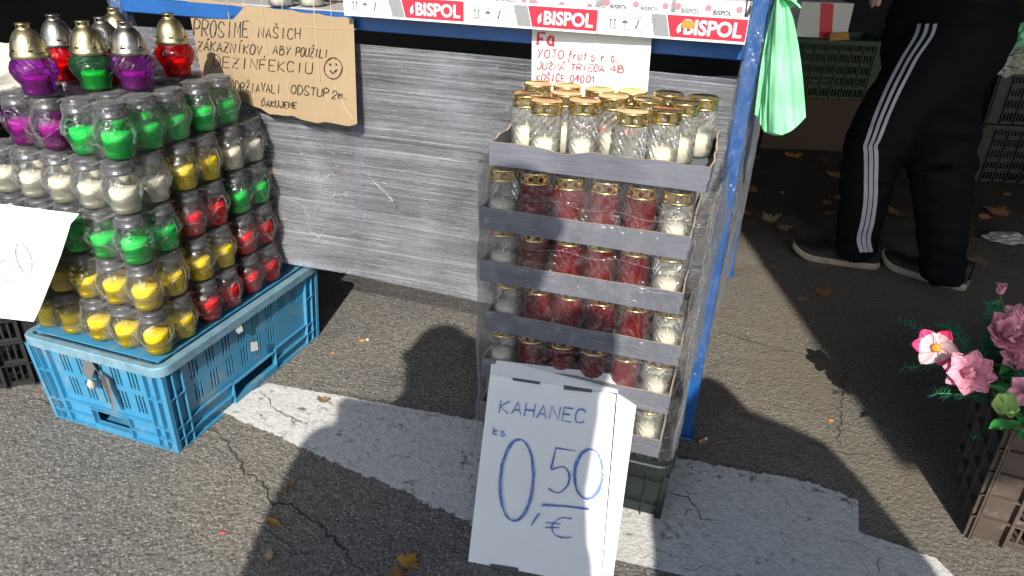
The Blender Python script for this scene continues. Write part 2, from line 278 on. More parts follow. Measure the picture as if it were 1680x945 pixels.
# ------------------------------------------------------------------ mesh builder
class MB:
    def __init__(s): s.v = []; s.f = []; s.m = []; s.s = []
    def add(s, vs, fs, mi=0, smooth=False, M=None):
        o = len(s.v); s.v += [(M @ Vector(p)) if M is not None else Vector(p) for p in vs]
        for f in fs: s.f.append(tuple(i+o for i in f)); s.m.append(mi); s.s.append(smooth)
        return s
    def box(s, a, b, mi=0, M=None, fn=None):
        x0, y0, z0 = a; x1, y1, z1 = b
        vs = [(x0, y0, z0), (x1, y0, z0), (x1, y1, z0), (x0, y1, z0), (x0, y0, z1), (x1, y0, z1), (x1, y1, z1), (x0, y1, z1)]
        if fn: vs = [fn(Vector(p)) for p in vs]
        return s.add(vs, [(0, 3, 2, 1), (4, 5, 6, 7), (0, 1, 5, 4), (1, 2, 6, 5), (2, 3, 7, 6), (3, 0, 4, 7)], mi, False, M)
    def lathe(s, prof, seg=32, mi=0, fn=None, cap0=False, cap1=False, M=None, skip=None, smooth=True):
        vs = []; fs = []
        for j, (r, z) in enumerate(prof):
            for i in range(seg):
                a = 2*math.pi*i/seg; rr = r*(fn(a, z, r) if fn else 1)
                vs.append((rr*math.cos(a), rr*math.sin(a), z))
        for j in range(len(prof)-1):
            for i in range(seg):
                if skip and skip(i, j): continue
                k = (i+1) % seg; fs.append((j*seg+i, j*seg+k, (j+1)*seg+k, (j+1)*seg+i))
        if cap0: fs.append(tuple(range(seg))[::-1])
        if cap1: fs.append(tuple((len(prof)-1)*seg+i for i in range(seg)))
        return s.add(vs, fs, mi, smooth, M)
    def tube(s, path, r, seg=6, mi=0, closed=False, M=None):
        P = [Vector(p) for p in path]; n = len(P); vs = []; fs = []
        for i in range(n):
            a = P[(i-1) % n] if closed or i else P[i]; b = P[(i+1) % n] if closed or i < n-1 else P[i]
            t = (b-a); t = t.normalized() if t.length > 1e-9 else Vector((0, 0, 1))
            u = t.cross(Vector((0, 0, 1)) if abs(t.z) < .9 else Vector((1, 0, 0))).normalized(); w_ = t.cross(u)
            rr = r[i] if isinstance(r, (list, tuple)) else r
            for k in range(seg):
                an = 2*math.pi*k/seg; vs.append(P[i]+u*math.cos(an)*rr+w_*math.sin(an)*rr)
        for i in range(n if closed else n-1):
            for k in range(seg):
                a = i*seg+k; b = i*seg+(k+1) % seg; c = ((i+1) % n)*seg+(k+1) % seg; d = ((i+1) % n)*seg+k; fs.append((a, b, c, d))
        if not closed: fs.append(tuple(range(seg))[::-1]); fs.append(tuple((n-1)*seg+k for k in range(seg)))
        return s.add(vs, fs, mi, True, M)
    def grid(s, fn, nu, nv, mi=0, smooth=True, skip=None, wrap=False, M=None):
        vs = [fn(i/nu, j/nv) for j in range(nv+1) for i in range(nu if wrap else nu+1)]
        W = nu if wrap else nu+1; fs = []
        for j in range(nv):
            for i in range(nu):
                if skip and skip((i+.5)/nu, (j+.5)/nv): continue
                k = (i+1) % W if wrap else i+1
                fs.append((j*W+i, j*W+k, (j+1)*W+k, (j+1)*W+i))
        return s.add(vs, fs, mi, smooth, M)
    def panel(s, W, H, T, holes, place, mi=0, x0=0.0, z0=0.0, vis=None):
        """a plate W x H, thickness T, with rectangular openings; place(x, t, z) -> point (t = depth inward)"""
        xs = sorted({round(x0, 5), round(x0+W, 5)} | {round(h[0], 5) for h in holes} | {round(h[2], 5) for h in holes})
        zs = sorted({round(z0, 5), round(z0+H, 5)} | {round(h[1], 5) for h in holes} | {round(h[3], 5) for h in holes})
        nx, nz = len(xs)-1, len(zs)-1
        def solid_(i, j):
            if i < 0 or j < 0 or i >= nx or j >= nz: return False
            cx, cz = (xs[i]+xs[i+1])/2, (zs[j]+zs[j+1])/2
            return not any(h[0] < cx < h[2] and h[1] < cz < h[3] for h in holes)
        q = lambda pts: s.add([place(*p) for p in pts], [(0, 1, 2, 3)], mi)
        for j in range(nz):
            for i in range(nx):
                if not solid_(i, j): continue
                a, b, c, d = xs[i], xs[i+1], zs[j], zs[j+1]
                q([(a, 0, c), (b, 0, c), (b, 0, d), (a, 0, d)]); q([(b, T, c), (a, T, c), (a, T, d), (b, T, d)])
                if not solid_(i-1, j): q([(a, T, c), (a, 0, c), (a, 0, d), (a, T, d)])
                if not solid_(i+1, j): q([(b, 0, c), (b, T, c), (b, T, d), (b, 0, d)])
                if not solid_(i, j-1): q([(a, 0, c), (a, T, c), (b, T, c), (b, 0, c)])
                if not solid_(i, j+1): q([(a, 0, d), (b, 0, d), (b, T, d), (a, T, d)])
        return s
    def mesh(s, name, mats):
        me = bpy.data.meshes.new(name); me.from_pydata([tuple(p) for p in s.v], [], s.f)
        for m in (mats if isinstance(mats, (list, tuple)) else [mats]): me.materials.append(MATS[m])
        me.polygons.foreach_set('material_index', s.m); me.polygons.foreach_set('use_smooth', s.s); me.update(); return me
    def build(s, name, mats, parent=None, **props):
        return link(name, s.mesh(name, mats), parent, **props)
def link(name, data, parent=None, loc=None, **props):
    o = bpy.data.objects.new(name, data); col.objects.link(o)
    if parent is not None: o.parent = parent
    if loc is not None: o.location = loc
    for k, v in props.items():
        if v is not None: o[k] = v
    return o
def thing(name, label, cat, loc=(0, 0, 0), rz=0, group=None):
    o = link(name, None, None, loc, label=label, category=cat, group=group); o.rotation_euler = (0, 0, rz); o.empty_display_size = .05; return o
def tag(o, label, cat, group=None):
    o['label'] = label; o['category'] = cat
    if group: o['group'] = group
    return o
def copy_tree(o, parent=None):
    c = o.copy(); col.objects.link(c); c.parent = parent
    for ch in o.children: copy_tree(ch, c)
    return c
def bevel(o, wd=.0015, seg=2):
    b = o.modifiers.new('b', 'BEVEL'); b.width = wd; b.segments = seg; b.limit_method = 'ANGLE'; b.angle_limit = R_(50); return o
def nz3(x, y, z): return noise.noise(Vector((x, y, z)))

# ------------------------------------------------------------------ handwriting
G = {'A': "00 26 40;12 32", 'B': "00 06;06 26 35 24 03;24 43 42 30 00", 'C': "45 36 16 04 02 10 30 41", 'D': "00 06 26 44 42 20 00", 'E': "46 06 00 40;03 33",
 'F': "00 06 46;03 33", 'H': "00 06;40 46;03 43", 'I': "20 26", 'J': "46 42 30 10 02;26 46", 'K': "00 06;46 03 40", 'L': "06 00 40", 'M': "00 06 22 46 40",
 'N': "00 06 40 46", 'O': "16 04 02 10 30 42 44 36 16", 'P': "00 06 36 45 33 03", 'R': "00 06 36 45 33 03;13 40", 'S': "45 36 16 04 13 32 41 30 10 01", 'T': "06 46;26 20",
 'U': "06 01 10 30 41 46", 'V': "06 20 46", 'Y': "06 23 46;23 10", 'Z': "06 46 00 40;13 33", '0': "16 04 02 10 30 42 44 36 16", '1': "04 26 20", '2': "04 16 36 44 00 40",
 '4': "36 02 42;35 30", 'a': "34 14 02 10 30;34 30 40", 'f': "36 26 15 1/;03 34", 'r': "04 00;02 13 24 34", 'u': "04 01 10 30;34 30", 't': "26 21 30;04 44",
 's': "34 14 03 32 30 10 01", 'o': "14 02 10 30 32 24 14", 'k': "06 00;34 02 30", 'm': "00 04;03 14 20 23 34 40", '.': "10 11", ',': "11 0/", ':': "10 11"}
ACC = {'Í': ('I', "27 48"), 'Š': ('S', "18 27 38"), 'Á': ('A', "27 48"), 'Ž': ('Z', "18 27 38"), 'Ď': ('D', "18 27 38"), 'á': ('a', "25 46")}
def smooth_path(P, k=4):
    if len(P) < 3: return P
    out = []
    for i in range(len(P)-1):
        a = P[max(i-1, 0)]; b = P[i]; c = P[i+1]; d = P[min(i+2, len(P)-1)]
        for t in range(k):
            t /= k; out.append(tuple(.5*((2*b[q])+(-a[q]+c[q])*t+(2*a[q]-5*b[q]+4*c[q]-d[q])*t*t+(-a[q]+3*b[q]-3*c[q]+d[q])*t**3) for q in (0, 1)))
    out.append(P[-1]); return out
def pen(mb, pl, pts, wpx, off=.0008, mi=0):
    """a pen stroke through pixel positions, laid as a thin ribbon on the sheet pl"""
    pts = [Vector((p[0], p[1])) for p in pts]; n = len(pts)
    if n < 2: return
    vs = []
    for i, p in enumerate(pts):
        t = (pts[min(i+1, n-1)]-pts[max(i-1, 0)]); t = t.normalized() if t.length > 1e-6 else Vector((1, 0)); q = Vector((-t.y, t.x))*wpx/2*(.62+.7*rnd.random())
        vs += [pl.hit(p.x-q.x, p.y-q.y, off), pl.hit(p.x+q.x, p.y+q.y, off)]
    mb.add(vs, [(2*i, 2*i+1, 2*i+3, 2*i+2) for i in range(n-1)], mi)
def write(mb, pl, text, a, b, h, wpx=1.4, slant=.0, passes=1, off=.0008, mi=0, round_=True):
    n = len(text); cw = Vector((b[0]-a[0], b[1]-a[1]))/n
    for i, ch in enumerate(text):
        if ch == ' ': continue
        st = G.get(ACC[ch][0] if ch in ACC else ch); extra = ACC[ch][1] if ch in ACC else None
        st = st + (';'+extra if extra else '')
        for pz in range(passes):
            jy = rnd.uniform(-.05, .05)*h; hs = h*rnd.uniform(.92, 1.08)
            for s_ in st.split(';'):
                P = []
                for tk in s_.split():
                    gx = int(tk[0]); gy = -2 if tk[1] == '/' else int(tk[1])
                    u = i + .12 + .70*gx/4 + rnd.uniform(-.02, .02); v = gy/6*hs + rnd.uniform(-.02, .02)*h
                    x = a[0]+cw.x*u+v*slant; y = a[1]+cw.y*u - v + jy; P.append((x, y))
                pen(mb, pl, smooth_path(P) if (round_ and ch in 'OCSGDPRBU0256asoufrJk') else P, wpx, off+.0002*pz, mi)

# ------------------------------------------------------------------ the setting
g = MB(); NX = 60
g.grid(lambda u, v: (lerp(-150, 150, u), lerp(-150, 150, v), 0), 4, 4, smooth=False)
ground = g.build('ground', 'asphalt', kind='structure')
def sheet_from_px(poly, z, nsub=26):
    """painted marking: a finely cut quad patch with an 'edge' attribute (1 inside, 0 at the rim)"""
    c = [at(*p, z) for p in poly]
    mb = MB(); mb.grid(lambda u, v: c[0].lerp(c[1], u).lerp(c[3].lerp(c[2], u), v), nsub*3, nsub, smooth=False)
    return mb, [min(1, min(u, 1-u)*nsub*3/3.0, min(v, 1-v)*nsub/2.0) for v in [j/nsub for j in range(nsub+1)] for u in [i/(nsub*3) for i in range(nsub*3+1)]]
def marking(poly, z, outer):
    """outer: which sides fray (t top, b bottom, l left, r right)"""
    c = [at(*p, z) for p in poly]; NU, NV = 78, 26
    mb = MB(); mb.grid(lambda u, v: c[0].lerp(c[1], u).lerp(c[3].lerp(c[2], u), v), NU, NV, smooth=False)
    ed = []
    for jj in range(NV+1):
        for ii in range(NU+1):
            u, v = ii/NU, jj/NV; e = 1
            if 't' in outer: e = min(e, v*NV/2)
            if 'b' in outer: e = min(e, (1-v)*NV/3.5)
            if 'l' in outer: e = min(e, u*NU/3)
            if 'r' in outer: e = min(e, (1-u)*NU/3)
            ed.append(e*.9+.1)
    o = mb.build('road_marking', 'road_paint', kind='structure'); a_ = o.data.attributes.new('edge', 'FLOAT', 'POINT'); a_.data.foreach_set('value', ed)
marking([(438, 627), (790, 689), (785, 868), (352, 672)], .0040, 'tbl')
marking([(778, 687), (1345, 791), (1360, 1000), (770, 862)], .0044, 't')
marking([(1340, 791), (1408, 818), (1412, 1015), (1352, 1000)], .0048, 't')
marking([(1400, 868), (1535, 915), (1640, 1020), (1400, 1010)], .0052, 't')
# cracks: shallow dark open joints running over the asphalt
def crack(pts, w0=.004, z=.006, seed=1):
    rr = random.Random(seed); P = [at(*p, z) for p in pts]; Q = []
    for a, b in zip(P[:-1], P[1:]):
        m = max(2, int((b-a).length/.012))
        for i in range(m):
            p = a.lerp(b, i/m); n_ = (b-a).normalized().cross(Vector((0, 0, 1))); Q.append(p+n_*rr.gauss(0, .0045))
    mb = MB(); vs = []
    for i, p in enumerate(Q):
        t = (Q[min(i+1, len(Q)-1)]-Q[max(i-1, 0)]).normalized(); n_ = t.cross(Vector((0, 0, 1)))
        wd = w0*(.25+.75*rr.random())*min(1, i/6+.15, (len(Q)-1-i)/6+.15); vs += [p-n_*wd/2, p+n_*wd/2]
    mb.add(vs, [(2*i, 2*i+1, 2*i+3, 2*i+2) for i in range(len(Q)-1)])
    return mb.build('crack', 'crack_dark', ground)
crack([(345, 700), (378, 735), (400, 770), (432, 790), (448, 828), (478, 826), (508, 850), (548, 880), (580, 925), (600, 950)], .007, .0008, 1)
crack([(0, 668), (60, 655), (130, 690), (200, 700)], .004, .0008, 2); crack([(0, 690), (90, 655)], .003, .0008, 3)
crack([(1178, 542), (1230, 560), (1290, 575), (1350, 588), (1385, 600)], .007, .0008, 4); crack([(1385, 600), (1380, 680), (1378, 740)], .007, .0008, 5)
crack([(1290, 715), (1380, 742), (1440, 752), (1480, 765)], .004, .0008, 6)
crack([(425, 640), (450, 668), (480, 690), (500, 708)], .003, .0062, 7); crack([(455, 668), (490, 690), (505, 712)], .003, .0062, 8)
crack([(1085, 800), (1130, 815), (1150, 850), (1200, 860)], .004, .0062, 9); crack([(1090, 850), (1140, 838), (1180, 842)], .003, .0062, 10); crack([(1120, 935), (1160, 930), (1200, 940)], .006, .0062, 11)
crack([(1445, 945), (1440, 925), (1450, 905)], .005, .0062, 12); crack([(420, 850), (480, 900), (500, 945)], .0025, .0008, 13); crack([(700, 900), (760, 905), (800, 925)], .003, .0008, 14)

# stall tents out of view: dark roofs shaped to shade the ground and goods; their front edges let the low sun in
def roof(name, label, x0, x1, y0, y1, z=2.3):
    t = thing(name, label, 'tent')
    mb = MB(); mb.grid(lambda u, v: (lerp(x0, x1, u), lerp(y0, y1, v), z+.35*(1-abs(2*v-1))+.02*nz3(u*5, v*5, 1)), 20, 12); mb.build('canopy', 'canopy', t)
    for x in (x0, x1):
        for y in (y0, y1):
          if y == y1 or abs(x) > 3: MB().box((x-.02, y-.02, 0), (x+.02, y+.02, z)).build('pole', 'silver_metal', t)
    xs_out = x0 if x0 < -2 else x1
    MB().grid(lambda u, v: (xs_out+.05*math.sin(u*40), lerp(y0, y1, u), lerp(.01, z, v)), 80, 2).build('side_curtain', 'shade_dark', t)  # added out of view to deepen the shade under the roof
    for y in (y1,): MB().grid(lambda u, v: (lerp(x0, x1, u), y+.05*math.sin(u*40), lerp(.01, z, v)), 80, 2).build('shade_backdrop', 'shade_dark', t)  # near-black sheet standing in for the deep shade behind the goods
    return t
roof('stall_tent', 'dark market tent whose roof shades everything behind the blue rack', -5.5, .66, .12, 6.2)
roof('stall_tent', 'unseen neighbouring market tent shaped to shade the crates and customer on the right', 0.70, 6.5, -2.05, 6.3, 2.36)

# ------------------------------------------------------------------ lanterns
def ribs(n, tw, amp): return lambda a, z, r: 1+amp*math.cos(n*(a+tw*z))
def protos():
    P = {}
    # small globe lantern (packed ones), 105 mm
    prof = [(.001, .001), (.023, .001), (.0268, .004), (.0272, .014), (.029, .022), (.034, .031), (.0368, .041), (.0372, .052), (.0352, .063), (.0312, .071), (.0268, .077), (.0255, .080), (.0255, .085)]
    m = MB(); f = ribs(18, 22, .010); m.lathe(prof, 54, fn=lambda a, z, r: f(a, z, r) if .018 < z < .074 else 1, cap0=True); P['globe'] = m
    m = MB(); m.lathe([(.001, .003), (.0245, .003), (.0258, .012), (.0262, .047), (.024, .0505), (.004, .0495)], 24, cap0=True, cap1=True)
    m.tube([(0, 0, .047), (.0005, 0, .056)], .0009, 5); P['globe_wax'] = m
    m = MB(); m.lathe([(.0262, .080), (.0272, .081), (.0272, .086), (.0255, .0875), (.0248, .096), (.0255, .098), (.0255, .101), (.024, .1032), (.001, .1035)], 32, cap1=True)
    P['globe_lid'] = m
    # standing onion lantern with bullet lid, 160 mm
    prof = [(.001, .001), (.029, .001), (.033, .004), (.0325, .012), (.0335, .024), (.0425, .038), (.0475, .052), (.0475, .062), (.043, .074), (.037, .082), (.0355, .088)]
    f = ribs(22, 16, .008); m = MB(); m.lathe(prof, 66, fn=lambda a, z, r: f(a, z, r) if .02 < z < .08 else 1, cap0=True); P['onion'] = m
    m = MB(); m.lathe([(.001, .005), (.0265, .005), (.0265, .040), (.024, .043), (.004, .042)], 28, cap0=True, cap1=True); m.tube([(0, 0, .04), (.0005, 0, .05)], .001, 5); P['onion_wax'] = m
    lp = [(.0385, .083), (.0395, .084), (.0392, .093), (.0375, .095), (.0365, .099), (.0360, .103), (.0345, .109), (.0325, .117), (.0295, .125), (.0255, .133), (.0210, .139), (.0165, .143), (.0142, .145), (.0140, .148), (.0138, .154), (.0150, .155), (.0150, .157), (.001, .1575)]
    m = MB(); m.lathe(lp, 48, skip=lambda i, j: (j == 4 and i % 8 in (0, 1)) or (j == 13 and i % 8 in (0, 1, 2)))
    for k in range(6):   # raised seams of the petal pattern
        a0 = k*math.pi/3; pts = []
        for t in range(9):
            s_ = t/8; r = .0365+(.0155-.0365)*s_**1.7; a = a0+.5*s_; pts.append((r*1.02*math.cos(a), r*1.02*math.sin(a), .1+.043*s_))
        m.tube(pts, .0006, 4)
    P['onion_lid'] = m
    # straight jar lantern with gold lid, 114 mm
    prof = [(.001, .001), (.025, .001), (.028, .004), (.0282, .02)]+[(.0285, .02+.012*i) for i in range(1, 6)]+[(.0275, .086), (.0245, .091), (.0238, .094), (.0238, .104)]
    m = MB(); f = ribs(14, 30, .03); m.lathe([(.001, .001), (.025, .001), (.028, .004)]+[(.0284, .008+.004*i) for i in range(19)]+[(.0275, .087), (.0248, .091), (.0238, .094), (.0238, .104)], 70, fn=lambda a, z, r: f(a, z, r) if .006 < z < .082 else 1, cap0=True); P['jar'] = m
    m = MB(); m.lathe([(.001, .004), (.0235, .004), (.0238, .04), (.0215, .046), (.004, .048)], 28, cap0=True, cap1=True); m.tube([(0, 0, .044), (.0006, 0, .056)], .001, 5); P['jar_wax'] = m
    m = MB()             # lid: band pierced by round holes, bead, flat disc
    m.lathe([(.0288, .0915), (.0292, .0935), (.0282, .0945)], 40)
    nh = 9; zc, hh, rr = .1015, .007, .0048
    for k in range(nh):
        a0 = 2*math.pi*k/nh; half = math.pi/nh; K = 12; vs = []
        for q in range(K):
            an = 2*math.pi*q/K; cx, cz = math.cos(an), math.sin(an); s_ = max(abs(cx), abs(cz)); ox, oz = cx/s_*half, cz/s_*hh
            for (da, dz) in ((ox, oz), (cx*rr/.0278, cz*rr)):
                vs.append((.0278*math.cos(a0+da), .0278*math.sin(a0+da), zc+dz))
        m.add(vs, [(2*q, 2*((q+1) % K), 2*((q+1) % K)+1, 2*q+1) for q in range(K)], 0, True)
    m.lathe([(.0278, .1085), (.0285, .1095), (.0287, .1115), (.0278, .113), (.0255, .1128), (.025, .1122), (.001, .1125)], 40)
    P['jar_lid'] = m
    return P
PR = protos(); MESH = {}
def pm(kind, mat):
    k = (kind, mat)
    if k not in MESH: MESH[k] = PR[kind].mesh(kind, mat)
    return MESH[k]
TPL = {}
def lantern(kind, gm, wm, lm, loc, label, group, rz=0, tilt=(0, 0), wax_scale=1):
    key = (kind, gm, wm, lm)
    if key not in TPL:
        t = thing('candle_lantern', label, 'lantern'); link('glass', pm(kind, gm), t); link('candle', pm(kind+'_wax', wm), t); link('lid', pm(kind+'_lid', lm), t); TPL[key] = t; o = t
    else: o = copy_tree(TPL[key])
    o.location = loc; o.rotation_euler = (tilt[0], tilt[1], rz); o['label'] = label; o['group'] = group
    for c in o.children:
        c.scale = (1, 1, wax_scale) if c.name.startswith('candle') else (1, 1, 1)
    return o

# blue crate frame
CT = 1.246; CC = Vector((-.8469, 1.614)); CHT = .2413
U2 = Vector((math.cos(CT), math.sin(CT))); V2 = Vector((-U2.y, U2.x))
def uv(u, v, z): p = CC+U2*u+V2*v; return Vector((p.x, p.y, z))
LAYH, Z0, SP = .110, CHT+.006, .0795
SPU = .0755
def lu(i): return -.243+SPU*i
def lv(j): return -.150+SP*j
ORD = ['right corner', 'second', 'third', 'fourth', 'fifth', 'sixth']
LAYER = ['bottom', 'second lowest', 'middle', 'second highest', 'top']
FRONT = ['yellow', 'yellow', 'green', 'white', 'green']; MID = ['red', 'yellow', 'red', 'yellow', 'green']; BACK = ['red', 'red', 'green', 'white', 'green']
cn = dict(white='clear glass and cream candle', yellow='yellow', red='red', green='green', purple='purple')
def stack_lantern(i, j, k):
    c = 'purple' if (k == 4 and j >= 2) else (FRONT if i < 2 else MID if i < 4 else BACK)[k]
    j_ = rnd.uniform
    if i == 0: where = 'front row, ' + ('at the right corner' if j == 0 else ORD[j]+' from the right')
    elif j == 0: where = 'right flank, ' + ORD[i]+' back from the corner'
    else: where = ORD[i]+' row back, '+ORD[j]+' from the right flank'
    lab = f"{c if c != 'white' else 'clear'} globe lantern, {LAYER[k]} layer, {where}"
    lantern('globe', 'packglass_'+c, 'wax_'+c, 'lid_grey', uv(lu(i)+j_(-.0015, .0015)+((.008 if i > 1 else 0)+(.008 if i > 3 else 0) if k < 4 else .012+(.006 if i > 2 else 0)), lv(j)+j_(-.0015, .0015), Z0+LAYH*k), lab, 'globe lanterns shrink wrapped in packs on the blue crate', rz=j_(0, 6), tilt=(j_(-.02, .02), j_(-.02, .02)))
for k in range(5):
    for i in range(6):
        for j in range(5):
            if k < 4 and ((i < 2) or (j < 2)): stack_lantern(i, j, k)
            elif k == 4 and j < 4 and i < 5: stack_lantern(i, j, k)
# shrink film of each pack
def lrad(z):   # outline radius of a globe lantern by height
    pts = [(0, .026), (.02, .0275), (.034, .034), (.048, .0382), (.062, .036), (.075, .0295), (.1, .0275), (.106, .027)]
    for (a, ra), (b, rb) in zip(pts[:-1], pts[1:]):
        if z <= b: return lerp(ra, rb, (z-a)/(b-a))
    return .027
def pack(i0, i1, j0, j1, k, label, holes):
    """i/j ranges inclusive; holes: list of (side, position along it, z)"""
    oi = (.008 if i0 > 1 else 0)+(.008 if i0 > 3 else 0) if k < 4 else .012+(.006 if i0 > 2 else 0)
    ua, ub, va, vb = lu(i0)+oi, lu(i1)+oi, lv(j0), lv(j1); base = Z0+LAYH*k
    # rectangle through the outer lantern centres, walked from (ua,va): sides 0:+u(at va) 1:+v(at ub) 2:-u 3:-v
    cs = [(ua, va), (ub, va), (ub, vb), (ua, vb)]; nrm = [(0, -1), (1, 0), (0, 1), (-1, 0)]
    samples = []
    for s_ in range(4):
        a, b = cs[s_], cs[(s_+1) % 4]; Ln = math.hypot(b[0]-a[0], b[1]-a[1]); m = max(2, int(round(Ln/.0066)))
        for q in range(m+1):
            t = q/m; samples.append((lerp(a[0], b[0], t), lerp(a[1], b[1], t), nrm[s_][0], nrm[s_][1], t*Ln, s_))
        n0, n1 = nrm[s_], nrm[(s_+1) % 4]
        for q in range(1, 6):
            an = q/6*math.pi/2; samples.append((b[0], b[1], n0[0]*math.cos(an)+n1[0]*math.sin(an), n0[1]*math.cos(an)+n1[1]*math.sin(an), 0, 10+s_))
    NS = len(samples); NV = 20; seed = i0*7+j0*3+k*11
    def surf(u, v):
        x, y, nx, ny, d, s_ = samples[int(round(u*NS)) % NS]; z = -.002+.109*v
        R = lrad(max(0, z))+.0012
        if s_ < 4:
            S_ = SPU if s_ % 2 == 0 else SP; dd = ((d+S_/2) % S_)-S_/2; e = math.sqrt(max(0, R*R-dd*dd)) if abs(dd) < R else 0
            e = max(e, R*.68+.003*math.sin(z*90+seed))
        else: e = R
        wr = .0022*nz3(x*60+seed, y*60, z*55)+.0012*nz3(x*150, y*150+seed, z*120)
        if v > .93: e -= .004
        if v < .06: e -= .007
        return uv(x+nx*(e+wr), y+ny*(e+wr), base+z+.001*nz3(x*40, y*40, seed))
    hol = []
    for (s_, t, z) in holes: hol.append((s_, t, z))
    def skip(u, v):
        x, y, nx, ny, d, s_ = samples[int(u*NS) % NS]
        return any(s_ == h[0] and ((d-h[1])/.021)**2+(((-.002+.109*v)-h[2])/.027)**2 < 1 for h in hol)
    m = MB(); m.grid(surf, NS, NV, wrap=True, skip=skip)
    # top sheet: sags between the lids
    gu, gv = 6*(i1-i0+1)+2, 6*(j1-j0+1)+2
    def top(u, v):
        x = lerp(ua-.026, ub+.026, u); y = lerp(va-.026, vb+.026, v)
        di = min(math.hypot(x-(lu(i)+oi), y-lv(j)) for i in range(i0, i1+1) for j in range(j0, j1+1))
        z = .1065 if di < .027 else .1065-.010*min(1, (di-.027)/.018)
        return uv(x, y, base+z+.0012*nz3(x*70, y*70, seed))
    m.grid(top, gu*2, gv*2)
    root = m.build('shrink_wrap', 'pack_film'); tag(root, label, 'shrink wrap', 'clear shrink wraps round the lantern packs')
    # the thick seam of welded film running round the pack and the rims of the holes
    e = MB(); pts = []
    for q in range(NS):
        v = .36+.10*math.sin(q*.35+seed)+.04*math.sin(q*.9); p = surf(q/NS, v); x, y, nx, ny, d, s_ = samples[q]
        pts.append(p+Vector((U2.x*nx+V2.x*ny, U2.y*nx+V2.y*ny, 0))*.0012)
    e.tube(pts, .0006, 4, closed=True)
    for h in hol:
        idx = [q for q in range(NS) if samples[q][5] == h[0]]; rim = []
        for q in range(20):
            an = q/20*2*math.pi; d = h[1]+.022*math.cos(an); z = h[2]+.028*math.sin(an)
            bq = min(idx, key=lambda w_: abs(samples[w_][4]-d)); x, y, nx, ny, dd0, s_ = samples[bq]
            p = surf(bq/NS, (z+.002)/.109); rim.append(p+Vector((U2.x*nx+V2.x*ny, U2.y*nx+V2.y*ny, 0))*.001)
        e.tube(rim, .0008, 4, closed=True)
    e.build('seam', 'film_edge', root)
    return root
for k in range(4):
    pack(0, 1, 0, 4, k, f"clear shrink film round the front pack of {FRONT[k]} lanterns in the {LAYER[k]} layer", [(0, SPU*.96, .042)])
    pack(2, 3, 0, 4, k, f"clear shrink film round the central pack of {MID[k]} lanterns in the {LAYER[k]} layer", [(0, SPU*.96, .045)])
    pack(4, 5, 0, 4, k, f"clear shrink film round the rearmost pack of {BACK[k]} lanterns in the {LAYER[k]} layer", [(0, SPU*.96, .045)])
pack(0, 2, 0, 1, 4, 'clear shrink film round the front pack of green lanterns in the top layer', [(3, SP*.1, .045)])
pack(3, 4, 0, 1, 4, 'clear shrink film round the rear pack of green lanterns in the top layer', [(0, SP*.0, .05)])
pack(0, 2, 2, 3, 4, 'clear shrink film round the front pack of purple lanterns in the top layer', [(3, SP*.05, .045)])
pack(3, 4, 2, 3, 4, 'clear shrink film round the rear pack of purple lanterns in the top layer', [])
# free standing lanterns on top
ZT = Z0+LAYH*5-.001
for (px, py, c, lid, lab, tz) in ((67, 160, 'purple', 'old_gold', 'purple onion lantern with gold bullet lid, leftmost on top of the packs', 0),
    (160, 152, 'green', 'old_gold', 'green onion lantern with brassy bullet lid standing on top of the packs', 1),
    (226, 152, 'purple', 'silver_metal', 'purple onion lantern with dull silver lid right of the green one', 2),
    (293, 130, 'red', 'old_gold', 'bright red onion lantern at the right end of the top row', 3),
    (112, 137, 'red', 'silver_metal', 'red onion lantern with silver lid behind the leftmost purple and green ones', 4),
    (188, 142, 'red', 'silver_metal', 'dark red onion lantern half hidden between the green and purple ones', 5),
    (206, 118, 'red', 'old_gold', 'onion lantern with gold lid, rearmost behind the silver lidded purple one', 6)):
    p = at(px, py-6, ZT); lantern('onion', 'glass_'+c, 'wax_'+c, lid, (p.x, p.y, ZT), lab, 'onion lanterns standing loose on the packs', rz=tz*1.3).scale = (.86, .86, .83)

